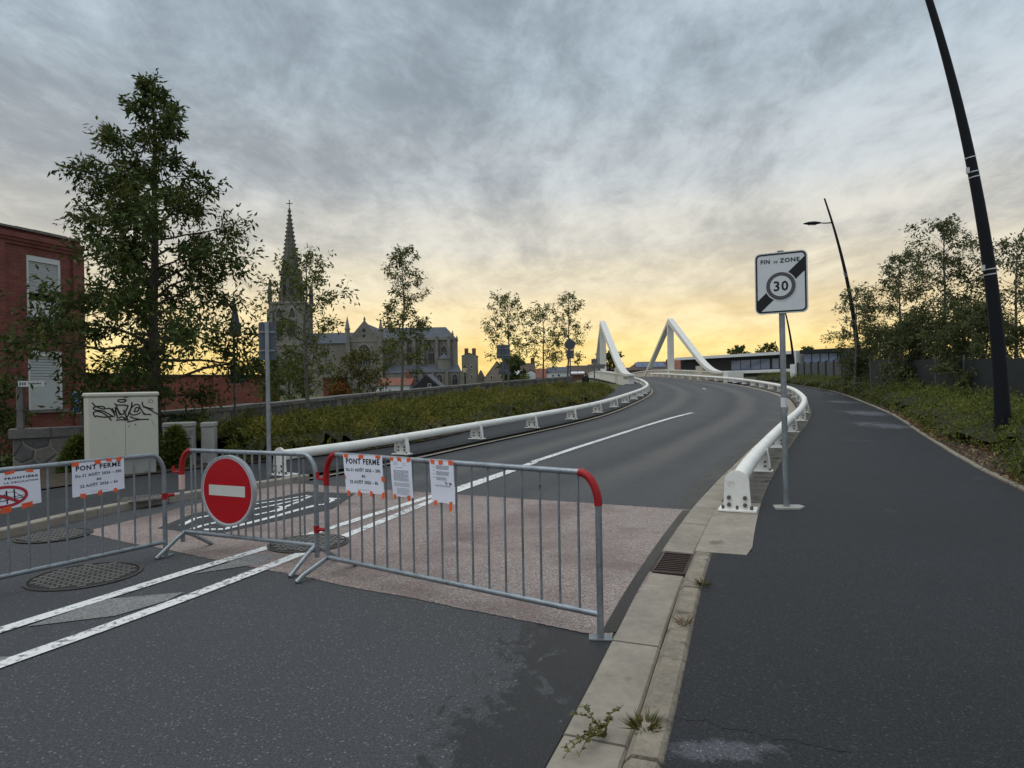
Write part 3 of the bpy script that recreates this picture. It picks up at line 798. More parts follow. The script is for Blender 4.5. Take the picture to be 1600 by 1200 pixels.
# row of young trees in the hedge bed
def young(u, vtop, Y, label, prof, seed, nb, tw, lp, leaf, c0, thin=1.0, m='leaf_light', tr=.06, rise=.55, lean=(0, 0)):
    p = at(u, 620, Y); z = G(Y) + .05
    tree(label, (p.x, Y, z), at(u, vtop, Y).z - z, tr, c0, prof, nb, tw, lp, leaf, m, 'young street trees along the stone wall', seed, rise, .15, 'barkgrey', lean=lean, thin=thin)
young(482, 392, 19.0, 'broad loose young tree in front of the church tower', interp([0, .1, .3, .55, .8, 1], [.95, 1.35, 1.3, 1.15, .75, .25]), 21, 44, 16, 7, (.14, .05), .24, thin=.9, m='leaf_light')
young(629, 388, 27.0, 'slim young tree in front of the church choir, dense below', interp([0, .12, .3, .45, .7, .9, 1], [.75, 1.25, 1.15, .75, .72, .55, .15]), 22, 54, 15, 8, (.15, .055), .26)
young(795, 466, 37.0, 'bushy young tree behind the square and triangular signs', interp([0, .3, .6, .9, 1], [.7, 1.15, 1.1, .8, .3]), 23, 42, 14, 6, (.16, .06), .30)
young(850, 478, 38.5, 'middle thin young tree of the three before the far houses', interp([0, .3, .6, .9, 1], [.8, 1.1, 1.0, .6, .2]), 24, 36, 13, 6, (.16, .06), .30)
young(888, 460, 40.0, 'slender young tree beside the round sign near the bridge', interp([0, .3, .6, .85, 1], [.7, 1.1, .9, .65, .2]), 25, 40, 14, 6, (.16, .06), .30)
# trees behind the fence on the right
def rtree(u, vtop, Y, label, prof, seed, nb, tw, lp, c0, thin=1.0, leaf=(.15, .055), m='leaf_birch', tr=.08, name='tree', droop=.45):
    p = at(u, 600, Y); z = terrain(p.x, Y)
    tree(label, (p.x, Y, z), at(u, vtop, Y).z - z, tr, c0, prof, nb, int(tw * 1.1), int(lp * 1.15), leaf, m, 'loose trees behind the right-hand hedge', seed, .6, droop, 'barkgrey', thin=thin, name=name)
rtree(1335, 448, 33, 'small drooping tree just behind the distant curved street lamp', interp([0, .3, .6, .85, 1], [1.3, 1.35, 1.0, .7, .2]), 31, 46, 15, 7, .12)
rtree(1408, 396, 30, 'weeping pale-leaved tree between the two nearer street lamps', interp([0, .25, .5, .8, 1], [1.5, 1.7, 1.35, 1.0, .3]), 32, 60, 17, 8, .08)
rtree(1478, 346, 27, 'tallest feathery tree left of the thick dark lamp post', interp([0, .25, .5, .75, .9, 1], [1.6, 1.9, 1.5, 1.3, .9, .25]), 33, 76, 17, 8, .08)
rtree(1585, 385, 25, 'dark wide tree right of the thick dark lamp post', interp([0, .25, .5, .8, 1], [1.3, 1.6, 1.9, 1.4, .5]), 34, 64, 16, 8, .15)
rtree(1680, 410, 26, 'spreading tree at the far right end of the dark fence', interp([0, .25, .5, .8, 1], [1.3, 1.9, 1.9, 1.3, .5]), 38, 50, 15, 8, .12)
rtree(1440, 500, 26.5, 'low bushy tree in front of the feathery tall tree', interp([0, .4, .8, 1], [1.5, 1.7, 1.0, .3]), 35, 60, 18, 14, .02)
rtree(1520, 480, 23, 'low dense tree close to the dark mesh fence', interp([0, .4, .8, 1], [1.4, 1.5, 1.0, .3]), 36, 54, 18, 13, .02)
rtree(1378, 520, 33, 'low round bush-like tree right of the distant street lamp', interp([0, .4, .8, 1], [1.3, 1.5, .9, .3]), 37, 54, 18, 13, .02)
# shrubs behind the stone wall
def shrub(u, vtop, Y, label, prof, seed, nb, m, z0=-.1, leaf=(.16, .06), tw=14, lp=8):
    p = at(u, 620, Y)
    tree(label, (p.x, Y, z0), at(u, vtop, Y).z - z0, .05, .08, prof, nb, tw, lp, leaf, m, None, seed, .7, .3, 'bark', name='shrub')['category'] = 'shrub'
shrub(563, 560, 31, 'yellow-green bush behind the stone wall below the church', interp([0, .4, .8, 1], [1.1, 1.3, .9, .3]), 41, 44, 'leaf_yellow')
shrub(452, 575, 26, 'dark green bush behind the wall beside the red brick wall', interp([0, .4, .8, 1], [.9, 1.1, .8, .3]), 42, 36, 'leaf_light')
shrub(534, 602, 30, 'small orange creeper on the end of the red brick wall', interp([0, .5, 1], [.35, .4, .15]), 43, 22, 'leaf_creeper')
shrub(820, 590, 50, 'low green bush behind the wall before the gabled house', interp([0, .5, 1], [.9, .9, .3]), 44, 22, 'leaf_light', leaf=(.2, .08))
shrub(-6, 600, 13.5, 'dark leafy shrub against the brick building at wall end', interp([0, .5, 1], [.5, .5, .3]), 45, 20, 'leaf_oak', leaf=(.11, .05))

# ---------------------------------------------------------------- hedges (ground-cover shrubs, one mass)
def hedge(name, label, inside, x0, x1, y0, y1, hfun, n, m, leaf, seed, zf=None, cell=.3):
    r = np.random.default_rng(seed)
    from mathutils import noise as mn
    def hh(x, y):
        e = inside(x, y)
        if e <= 0: return -1
        h = hfun(x, y) * min(1, (e / .55)) ** .45
        return h * (.80 + .55 * mn.noise(Vector((x * .9, y * .9, seed))) + .22 * mn.noise(Vector((x * 2.6, y * 2.6, seed))))
    # body mass
    vs = {}; fs = []; V = []
    nx = int((x1 - x0) / cell) + 1; ny = int((y1 - y0) / cell) + 1
    hg = [[hh(x0 + i * cell, y0 + j * cell) for i in range(nx)] for j in range(ny)]
    def vid(i, j):
        if (i, j) not in vs:
            x, y = x0 + i * cell, y0 + j * cell; vs[(i, j)] = len(V); V.append((x, y, G(y) + .1 + max(hg[j][i], 0) * .62 - .03))
        return vs[(i, j)]
    for j in range(ny - 1):
        for i in range(nx - 1):
            if min(hg[j][i], hg[j][i + 1], hg[j + 1][i], hg[j + 1][i + 1]) > 0:
                fs.append((vid(i, j), vid(i + 1, j), vid(i + 1, j + 1), vid(i, j + 1)))
    me = bpy.data.meshes.new(name); me.from_pydata(V, [], fs); me.update()
    at_ = me.attributes.new('tint', 'FLOAT', 'POINT'); at_.data.foreach_set('value', [.05] * len(V))
    root = tag(link(name, me, 'hedgecore', None, True), label, 'hedge', kind='stuff')
    P = []; A = []; T = []; NR = []
    tot = 0; tries = 0
    while tot < n and tries < n * 6:
        tries += 1
        x = r.uniform(x0, x1); y = y0 + (y1 - y0) * r.random() ** 1.35
        h = hh(x, y)
        if h <= 0.02: continue
        z = G(y) + .1 + h * (r.uniform(.2, 1.0) if inside(x, y) < .5 else r.uniform(.55, 1.04))
        k = r.integers(3, 7); d = np.array([r.normal(0, .55), r.normal(0, .55), .75]); d /= np.linalg.norm(d)
        c = np.clip(.25 + .55 * (mn.noise(Vector((x * 1.3, y * 1.3, 9))) + .4) + r.normal(0, .1), 0, 1)
        s = r.uniform(0, 1, k)[:, None]
        P.append(np.array([x, y, z])[None] + d[None] * s * .12 - np.array([0, 0, .05]))
        a = d[None] * .8 + r.normal(0, .55, (k, 3)); A.append(a / np.linalg.norm(a, axis=1, keepdims=True))
        T.append(np.clip(c + r.normal(0, .14, k), 0, 1)); tot += k
    P = np.concatenate(P); A = np.concatenate(A); T = np.concatenate(T); q = len(P)
    f = leaves_mesh('foliage', P, A, leaf[0] * r.uniform(.6, 1.3, q), leaf[1] * r.uniform(.6, 1.3, q), m, root, T)
    f['kind'] = 'stuff'
    return root
def in_left(x, y):
    if y < 11.9 or y > 43.3 or (x < -5.3 and y < 13.6): return -1
    e = min(XH(y) - x, x - (XW(max(y, 13)) + .05), (y - 11.9) * .8, (43.3 - y) * .8)
    return e
hedge('hedge_bed', 'low evergreen ground-cover hedge filling the bed before the stone wall', in_left, -9, 6.6, 11.9, 43.4, lambda x, y: .34 + .34 * sstep(.3, 2.6, x - XW(max(y, 13))), 140000, 'leaf_hedge', (.095, .026), 3)
def in_right(x, y):
    e0 = x - XP(y) - .12
    from mathutils import noise as mn
    w = 3.6
    bare = .55 * sstep(10.0, 10.8, y) * (1 - sstep(12.4, 14.0, y))
    e = min(e0 - bare - .12 * mn.noise(Vector((y * 1.4, 2.0, 1.0))), XP(y) + w - x, (y - 5.2), (62 - y) * .5)
    return e
hedge('hedge_border', 'low green hedge bordering the dark footpath on its outer side', in_right, 4.8, 26, 5.2, 62, lambda x, y: .82, 160000, 'leaf_hedge2', (.070, .021), 5, cell=.3)
# small clump by the left cabinet
def clump(name, label, c, rx, ry, h, n, m, leaf, seed):
    r = np.random.default_rng(seed)
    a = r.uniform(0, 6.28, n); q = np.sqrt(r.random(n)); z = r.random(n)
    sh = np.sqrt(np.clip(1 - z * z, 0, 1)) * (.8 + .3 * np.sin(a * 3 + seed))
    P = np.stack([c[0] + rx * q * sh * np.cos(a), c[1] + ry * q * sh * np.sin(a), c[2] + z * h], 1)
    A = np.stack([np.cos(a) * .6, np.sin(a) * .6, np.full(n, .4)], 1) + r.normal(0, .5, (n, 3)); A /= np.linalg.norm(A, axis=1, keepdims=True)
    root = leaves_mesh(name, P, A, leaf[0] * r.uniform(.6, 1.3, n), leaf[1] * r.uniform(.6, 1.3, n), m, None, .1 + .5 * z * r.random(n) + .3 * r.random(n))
    return tag(root, label, 'shrub')
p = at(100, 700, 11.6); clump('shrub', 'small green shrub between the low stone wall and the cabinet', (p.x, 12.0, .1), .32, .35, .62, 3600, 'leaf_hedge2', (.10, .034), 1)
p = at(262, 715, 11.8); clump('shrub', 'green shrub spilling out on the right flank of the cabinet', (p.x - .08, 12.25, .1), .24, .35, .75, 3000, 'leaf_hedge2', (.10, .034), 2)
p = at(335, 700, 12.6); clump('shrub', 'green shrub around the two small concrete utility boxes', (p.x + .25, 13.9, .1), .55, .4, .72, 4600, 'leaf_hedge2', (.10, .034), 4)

# ---------------------------------------------------------------- stone walls
def clip(poly, px, py, nx_, ny_):
    out = []
    for i in range(len(poly)):
        a = poly[i]; b = poly[(i + 1) % len(poly)]
        da = (a[0] - px) * nx_ + (a[1] - py) * ny_; db = (b[0] - px) * nx_ + (b[1] - py) * ny_
        if da <= 0: out.append(a)
        if da * db < 0:
            t = da / (da - db); out.append((a[0] + (b[0] - a[0]) * t, a[1] + (b[1] - a[1]) * t))
    return out
def cells(Lx, Hz, s, seed):
    r = random.Random(seed); seeds = []
    nx = max(1, int(Lx / s)); nz = max(1, round(Hz / (s * .8)))
    for j in range(nz):
        for i in range(nx + 1):
            seeds.append(((i + .5 * (j % 2) + r.uniform(-.33, .33)) * Lx / nx, (j + .5 + r.uniform(-.33, .33)) * Hz / nz))
    out = []
    for i, (x, z) in enumerate(seeds):
        poly = [(max(0, x - 2 * s), 0), (min(Lx, x + 2 * s), 0), (min(Lx, x + 2 * s), Hz), (max(0, x - 2 * s), Hz)]
        for (x2, z2) in sorted(seeds, key=lambda q: (q[0] - x) ** 2 + (q[1] - z) ** 2)[1:14]:
            poly = clip(poly, (x + x2) / 2, (z + z2) / 2, x2 - x, z2 - z)
            if len(poly) < 3: break
        if len(poly) >= 3: out.append(((x, z), poly))
    return out
def stones(root, Lx, Hz, s, seed, place, maxn=400):
    r = random.Random(seed + 1)
    for (c, poly) in cells(Lx, Hz, s, seed)[:maxn]:
        cx = sum(p[0] for p in poly) / len(poly); cz = sum(p[1] for p in poly) / len(poly)
        k = .88; k2 = .72; d = r.uniform(.018, .04)
        a = [(cx + (x - cx) * k, cz + (z - cz) * k) for x, z in poly]; b = [(cx + (x - cx) * k2, cz + (z - cz) * k2) for x, z in poly]
        nn = len(poly); vs = [place(x, z, -.02) for x, z in a] + [place(x, z, d * .6) for x, z in a] + [place(x, z, d) for x, z in b]
        fs = [tuple(range(2 * nn, 3 * nn))] + [(i, (i + 1) % nn, nn + (i + 1) % nn, nn + i) for i in range(nn)] + [(nn + i, nn + (i + 1) % nn, 2 * nn + (i + 1) % nn, 2 * nn + i) for i in range(nn)]
        MB().add(vs, fs).build('stone', 'stone%d' % r.choice([0, 0, 1, 1, 2, 3]), root)
# long wall along the hedge bed
wall = empty('stone_wall', 'long rubble stone wall with dark slab coping behind the hedge bed', 'wall')
wys = ysamp(14.6, 48, 80); wp = [Vector((XW(y), y)) for y in wys]
wl = [0]
for a, b in zip(wp[:-1], wp[1:]): wl.append(wl[-1] + (b - a).length)
WH = .92
def wpos(s):
    i = min(max(int(np.searchsorted(wl, s)) - 1, 0), len(wp) - 2); t = (s - wl[i]) / (wl[i + 1] - wl[i])
    p = wp[i].lerp(wp[i + 1], t); d = (wp[i + 1] - wp[i]).normalized(); return p, d, Vector((d.y, -d.x))
def wtop(y): return G(y) + float(np.interp(y, [14, 21, 34, 48], [.83, .74, .76, .90]))
def wplace(s, z, o):
    p, d, nr = wpos(s); q = p + nr * (o + .2); return (q.x, q.y, wtop(p.y) - WH + z)
core = MB(); k = 60
for i in range(k):
    s0, s1 = wl[-1] * i / k, wl[-1] * (i + 1) / k
    a = [wplace(s0, 0, 0), wplace(s0, WH - .003, 0), wplace(s0, WH - .003, -.38), wplace(s0, 0, -.38)]; b = [wplace(s1, 0, 0), wplace(s1, WH - .003, 0), wplace(s1, WH - .003, -.38), wplace(s1, 0, -.38)]
    core.add(a + b, [(0, 1, 5, 4), (2, 3, 7, 6)] + ([(0, 1, 2, 3)] if i == 0 else []) + ([(4, 5, 6, 7)] if i == k - 1 else []) + [(1, 2, 6, 5)])
core.build('mortar_core', 'mortar', wall)
stones(wall, wl[-1], WH, .36, 5, wplace)
s = 0.0; r_ = random.Random(3)
while s < wl[-1] - .3:
    ln = min(r_.choice([1.0, 1.0, 1.25]), wl[-1] - s); a = []
    dz = r_.uniform(-.008, .012); th = .11
    for ss in (s + .006, s + ln - .006):
        a += [wplace(ss, WH + dz, .07), wplace(ss, WH + th + dz, .07), wplace(ss, WH + th + dz, -.45), wplace(ss, WH + dz, -.45)]
    MB().add(a, [(0, 1, 2, 3), (4, 7, 6, 5), (0, 4, 5, 1), (1, 5, 6, 2), (2, 6, 7, 3), (3, 7, 4, 0)]).build('coping_slab', 'coping', wall)
    s += ln
rebase(wall, (wp[0].x, wp[0].y, G(14.6)))
# short wall by the brick building
wall2 = empty('stone_wall', 'short stone wall with thick coping before the brick building', 'wall')
A2 = Vector((at(20, 700, 12.4).x, 12.4)); B2_ = Vector((at(133, 700, 13.0).x, 13.0)); d2 = (B2_ - A2); L2 = d2.length; d2.normalize(); n2 = Vector((d2.y, -d2.x))
z2 = at(20, 686, 12.3).z
def w2place(s, z, o): q = A2 + d2 * s + n2 * o; return (q.x, q.y, .02 + z)
H2 = z2 - .02
core = MB().add([w2place(s, z, o) for s in (0, L2) for z, o in ((0, 0), (H2, 0), (H2, -.35), (0, -.35))], [(0, 1, 2, 3), (4, 7, 6, 5), (0, 4, 5, 1), (1, 5, 6, 2), (2, 6, 7, 3), (3, 7, 4, 0)]).build('mortar_core', 'mortar', wall2)
stones(wall2, L2, H2, .29, 9, w2place)
for s0, s1 in ((-.06, L2 * .52), (L2 * .52 + .008, L2 + .04)):
    MB().add([w2place(s, z, o) for s in (s0, s1) for z, o in ((H2 + .003, .08), (H2 + .17, .08), (H2 + .17, -.42), (H2 + .003, -.42))], [(0, 1, 2, 3), (4, 7, 6, 5), (0, 4, 5, 1), (1, 5, 6, 2), (2, 6, 7, 3), (3, 7, 4, 0)]).build('coping_slab', 'coping', wall2)
rebase(wall2, (A2.x, A2.y, .02))
# grey post standing on that wall with an arrow-shaped plate
q = A2 + d2 * .12 + n2 * -.1
po = empty('wall_post', 'weathered grey post standing on the short stone wall', 'post')
zt = at(24, 593, 12.4).z
MB().box(-.055, .055, -.055, .055, H2 + .193, zt, rotz(.4, (q.x, q.y, 0)), .01).build('shaft', 'coping', po)
MB().box(-.075, .075, -.075, .075, zt + .001, zt + .05, rotz(.4, (q.x, q.y, 0)), .01).build('cap', 'coping', po)
rebase(po, (q.x, q.y, H2 + .193))
Yp = q.y - .1
sg = empty('arrow_sign', 'small white arrow-shaped direction plate fixed to the grey post', 'sign')
za, zb = at(50, 595, Yp).z, at(50, 604, Yp).z; xa, xb = at(28, 600, Yp).x, at(73, 600, Yp).x
MB().prism([Vector((xa, Yp, zb)), Vector((xb - .03, Yp, zb)), Vector((xb, Yp, (za + zb) / 2)), Vector((xb - .03, Yp, za)), Vector((xa, Yp, za))], (0, .012, 0)).build('plate', 'windowwhite', sg)
def ink_box(root, x0, x1, z0, z1, y, m='ink', name='print'):
    return MB().add([(x0, y, z0), (x1, y, z0), (x1, y, z1), (x0, y, z1)], [(0, 1, 2, 3)]).build(name, m, root)
hh_ = za - zb
for i in range(9):
    ink_box(sg, xa + .20 + i * .026, xa + .216 + i * .026, zb + hh_ * .38, zb + hh_ * (.62 + .1 * (i % 3 == 0)), Yp - .002)
for i in range(3): ink_box(sg, xa + .03 + i * .045, xa + .055 + i * .045, zb + hh_ * .25, zb + hh_ * .75, Yp - .002, 'signgrey')
MB().prism([Vector((xb - .04, Yp - .002, zb + .01)), Vector((xb - .006, Yp - .002, (za + zb) / 2)), Vector((xb - .04, Yp - .002, za - .01)), Vector((xb - .028, Yp - .002, (za + zb) / 2))], (0, .001, 0)).build('arrow_tip', 'ink', sg)
rebase(sg, (xa, Yp, zb))

# ---------------------------------------------------------------- left brick building
bld = empty('brick_building', 'two-storey red brick building with whitened shuttered windows', 'building')
FA = at(0, 600, 18.0); FB = at(129, 600, 20.3); fd = Vector((FB.x - FA.x, FB.y - FA.y)).normalized(); fn_ = Vector((fd.y, -fd.x))
FBv = Vector((FB.x, FB.y)); Llen = 9.0; P0 = FBv - fd * Llen
ztop = at(0, 352, 18.0).z
def bpnt(s, z, o): q = P0 + fd * s + fn_ * o; return Vector((q.x, q.y, z))
def s_of(u, v):
    p = onplane(u, v, P0, fd); return (Vector((p.x, p.y)) - P0).dot(fd), p.z
def bbox3(s0, s1, z0, z1, o0, o1):
    return MB().add([bpnt(s, z, o) for s in (s0, s1) for z, o in ((z0, o1), (z1, o1), (z1, o0), (z0, o0))], [(0, 1, 2, 3), (4, 7, 6, 5), (0, 4, 5, 1), (1, 5, 6, 2), (2, 6, 7, 3), (3, 7, 4, 0)])
uvw = lambda c: ((Vector((c.x, c.y)) - P0).dot(fd) + (Vector((c.x, c.y)) - P0).dot(fn_), c.z)
w1s0, w1z1 = s_of(41, 397); w1s1, _ = s_of(95, 410); _, w1z0 = s_of(43, 494)
w2s0, w2z1 = s_of(44, 547); w2s1, _ = s_of(97, 548); _, w2z0 = s_of(44, 641)
w2s0 = w1s0; w2s1 = w1s1
ss = [0, w1s0, w1s1, Llen]; zz = [-.1, w2z0, w2z1, w1z0, w1z1, ztop]
wb = MB()
for i in range(3):
    for j in range(5):
        if i == 1 and j in (1, 3): continue
        wb.add([bpnt(ss[i], zz[j], 0), bpnt(ss[i + 1], zz[j], 0), bpnt(ss[i + 1], zz[j + 1], 0), bpnt(ss[i], zz[j + 1], 0)], [(0, 1, 2, 3)])
for (z0, z1) in ((w2z0, w2z1), (w1z0, w1z1)):          # reveals
    for s in (w1s0, w1s1): wb.add([bpnt(s, z0, 0), bpnt(s, z1, 0), bpnt(s, z1, -.14), bpnt(s, z0, -.14)], [(0, 1, 2, 3)])
    for z in (z0, z1): wb.add([bpnt(w1s0, z, 0), bpnt(w1s1, z, 0), bpnt(w1s1, z, -.14), bpnt(w1s0, z, -.14)], [(0, 1, 2, 3)])
for s in (0, Llen): wb.add([bpnt(s, -.1, 0), bpnt(s, ztop, 0), bpnt(s, ztop, -8), bpnt(s, -.1, -8)], [(0, 1, 2, 3)])
wb.add([bpnt(0, -.1, -8), bpnt(0, ztop, -8), bpnt(Llen, ztop, -8), bpnt(Llen, -.1, -8)], [(0, 1, 2, 3)])
wb.add([bpnt(0, ztop, 0), bpnt(Llen, ztop, 0), bpnt(Llen, ztop, -8), bpnt(0, ztop, -8)], [(0, 1, 2, 3)])
wb.build('wall', 'brick_old', bld, False, uvw)
ps = s_of(6, 500)[0]
bbox3(ps - .5, ps, -.1, ztop - .42, .003, .09).build('pilaster', 'brick_old', bld, False, uvw)
bbox3(Llen - .30, Llen + .05, -.1, ztop - .42, .003, .09).build('pilaster', 'brick_old', bld, False, uvw)
for k_, (z0, z1, o) in enumerate(((.42, .33, .05), (.327, .24, .09), (.237, .10, .13))):
    bbox3(0, Llen + .05, ztop - z0, ztop - z1, .004, o).build('cornice_course', 'brick_old', bld, False, uvw)
cpr = random.Random(2); s = 0
while s < Llen:
    bbox3(s + .005, min(s + .5, Llen + .06) - .005, ztop + .003, ztop + .05 + cpr.uniform(0, .03), -.4, .10).build('coping_slab', 'coping', bld); s += .5
def window(z0, z1, kind):
    s0, s1 = w1s0, w1s1
    f = MB()
    for a in ((s0 + .002, s0 + .07, z0 + .002, z1 - .002), (s1 - .07, s1 - .002, z0 + .002, z1 - .002)):
        f.add(bbox3(*a, -.13, -.02).v, [(0, 1, 2, 3), (4, 7, 6, 5), (0, 4, 5, 1), (1, 5, 6, 2), (2, 6, 7, 3), (3, 7, 4, 0)])
    f.add(bbox3(s0 + .071, s1 - .071, z1 - .16, z1 - .004, -.13, -.015).v, [(0, 1, 2, 3), (4, 7, 6, 5), (0, 4, 5, 1), (1, 5, 6, 2), (2, 6, 7, 3), (3, 7, 4, 0)])
    win = f.build('window', 'windowwhite', bld)
    bbox3(s0 + .03, s1 - .03, z0 + .01, z1 - .05, -.16, -.135).build('recess', 'pit', win)
    h = z1 - z0
    if kind == 'up':
        top = z1 - .165; zz_ = top; bot = z0 + h * .42
        while zz_ > bot: bbox3(s0 + .072, s1 - .072, zz_ - .052, zz_ - .006, -.10, -.06).build('shutter_slat', 'shutter', win); zz_ -= .055
        bbox3(s0 + .072, s1 - .072, z0 + .004, z0 + h * .27, -.10, -.05).build('panel', 'windowwhite', win)
    else:
        zz_ = z1 - .165; i = 0
        while zz_ > z0 + h * .52: bbox3(s0 + .072, s1 - .072, zz_ - .075, zz_ - .008, -.10, -.06).build('shutter_slat', 'shutter', win); zz_ -= .08; i += 1
        bbox3(s0 + .072, s1 - .072, z0 + .004, zz_ - .004, -.10, -.055).build('panel', 'shutter', win)
    bbox3(s0 - .12, s1 + .12, z0 - .09, z0 - .003, .003, .11).build('sill', 'coping', win)
window(w1z0, w1z1, 'up'); window(w2z0, w2z1, 'low')
bbox3(w1s0 - .02, w1s1 + .1, w1z0 - .55, w1z0 - .45, .003, .035).build('brick_band', 'brick_old', bld, False, uvw)
bbox3(w1s0 - .02, w1s1 + .1, w1z0 - .40, w1z0 - .34, .003, .03).build('brick_band', 'brick_old', bld, False, uvw)
rebase(bld, (FB.x, FB.y, -.1))

# red brick garden wall further back
gw = empty('garden_wall', 'red brick garden wall behind the big tree and sign posts', 'wall')
ga = at(128, 600, 22.5); gb = at(437, 600, 29); gd = Vector((gb.x - ga.x, gb.y - ga.y)).normalized(); gn = Vector((gd.y, -gd.x)); GP = Vector((ga.x, ga.y)); GL = (gb - ga).length
zg = at(430, 588, 28.9).z
def gpnt(s, z, o): q = GP + gd * s + gn * o; return Vector((q.x, q.y, z))
FX = [(0, 1, 2, 3), (4, 7, 6, 5), (0, 4, 5, 1), (1, 5, 6, 2), (2, 6, 7, 3), (3, 7, 4, 0)]
def gbx(s0, s1, z0, z1, o0, o1): return MB().add([gpnt(s, z, o) for s in (s0, s1) for z, o in ((z0, o1), (z1, o1), (z1, o0), (z0, o0))], FX)
uvg = lambda c: ((Vector((c.x, c.y)) - GP).dot(gd), c.z)
gbx(0, GL, -.1, zg, -.25, 0).build('wall', 'brick_garden', gw, False, uvg)
for s in np.arange(1.5, GL, 3.2): gbx(s, s + .38, -.1, zg - .02, .003, .10).build('pier', 'brick_garden', gw, False, uvg)
s = 0
while s < GL: gbx(s + .004, min(s + .6, GL) - .004, zg + .002, zg + .07, -.31, .06).build('coping_slab', 'roofbrown', gw); s += .6
rebase(gw, (ga.x, ga.y, -.1))
gw = empty('garden_wall', 'red brick wall stub with orange creeper below the church', 'wall')
ga = at(505, 600, 30.5); gb = at(543, 600, 31.0); gd = Vector((gb.x - ga.x, gb.y - ga.y)).normalized(); gn = Vector((gd.y, -gd.x)); GP = Vector((ga.x, ga.y)); GL = (gb - ga).length
zg = at(520, 592, 30.7).z
gbx(0, GL, -.1, zg, -.25, 0).build('wall', 'brick_garden', gw, False, uvg)
gbx(-.03, GL + .03, zg + .002, zg + .07, -.31, .06).build('coping_slab', 'roofbrown', gw)
rebase(gw, (ga.x, ga.y, -.1))

# ---------------------------------------------------------------- text helper
def text_mesh(body, size, bold=0.0, squeeze=1.0, align='CENTER'):
    cu = bpy.data.curves.new('txt', 'FONT'); cu.body = body; cu.size = size; cu.align_x = align; cu.offset = bold * size; cu.resolution_u = 2; cu.space_character = 1 + bold * 5
    o = bpy.data.objects.new('txt', cu); C.objects.link(o)
    dg = bpy.context.evaluated_depsgraph_get(); dg.update()
    me = bpy.data.meshes.new_from_object(o.evaluated_get(dg))
    C.objects.unlink(o); bpy.data.objects.remove(o); bpy.data.curves.remove(cu)
    for v in me.vertices: v.co.x *= squeeze
    return me
def place_text(me, fn, name, m, parent):
    for v in me.vertices: v.co = fn(v.co.x, v.co.y)
    me.update(); me.materials.clear(); return link(name, me, m, parent)

# ---------------------------------------------------------------- electrical cabinet with graffiti
TH = math.radians(40)
cb = empty('utility_cabinet', 'cream electrical cabinet covered with a black graffiti tag', 'cabinet')
pc0 = gp(190, 745, .09); CW, CD = 1.04, .42
CZ0 = at(190, 719, pc0.y).z; CZ1 = at(190, 613, pc0.y).z
M = rotz(TH, (pc0.x, pc0.y + .1, 0))
MB().box(-CW / 2 + .04, CW / 2 - .04, .03, CD - .03, .05, CZ0 - .002, M).build('plinth', 'utility', cb)
MB().box(-CW / 2, CW / 2, 0, CD, CZ0, CZ1 - .075, M, .012).build('body', 'cabinet', cb)
MB().box(-CW / 2 - .02, CW / 2 + .02, -.025, CD + .02, CZ1 - .073, CZ1, M, .02).build('lid', 'cabinet', cb)
for a, b in ((-CW / 2 + .015, .012), (.018, CW / 2 - .015)):
    dr = MB().box(a, b, -.014, -.002, CZ0 + .03, CZ1 - .095, M, .003).build('door', 'cabinet', cb)
fz = lambda Zy: CZ1 - .10 - (Zy - 130) / (870 - 130) * (CZ1 - .10 - CZ0 - .03)
fx = lambda Zx: -CW / 2 + (Zx - 145) / (895 - 145) * CW
def stroke(pts, w, name='graffiti', m='ink'):
    P_ = [Vector((fx(x), fz(y), 0)) for x, y in pts]; sm = []
    for i in range(len(P_) - 1):
        p0 = P_[max(i - 1, 0)]; p1 = P_[i]; p2 = P_[i + 1]; p3 = P_[min(i + 2, len(P_) - 1)]
        for k in range(5):
            t = k / 5; sm.append(.5 * ((2 * p1) + (p2 - p0) * t + (2 * p0 - 5 * p1 + 4 * p2 - p3) * t * t + (3 * p1 - p0 - 3 * p2 + p3) * t ** 3))
    sm.append(P_[-1]); vs = []; n = len(sm)
    for i, p in enumerate(sm):
        t = (sm[min(i + 1, n - 1)] - sm[max(i - 1, 0)]).normalized(); s = Vector((-t.y, t.x, 0)) * w / 2
        for q in (p + s, p - s): vs.append(M @ Vector((q.x, -.0175 - .0002 * (stroke.k % 9), q.y)))
    stroke.k += 1
    MB().add(vs, [(2 * i, 2 * i + 1, 2 * i + 3, 2 * i + 2) for i in range(n - 1)]).build(name, m, cb)
stroke.k = 0
G_W = .020
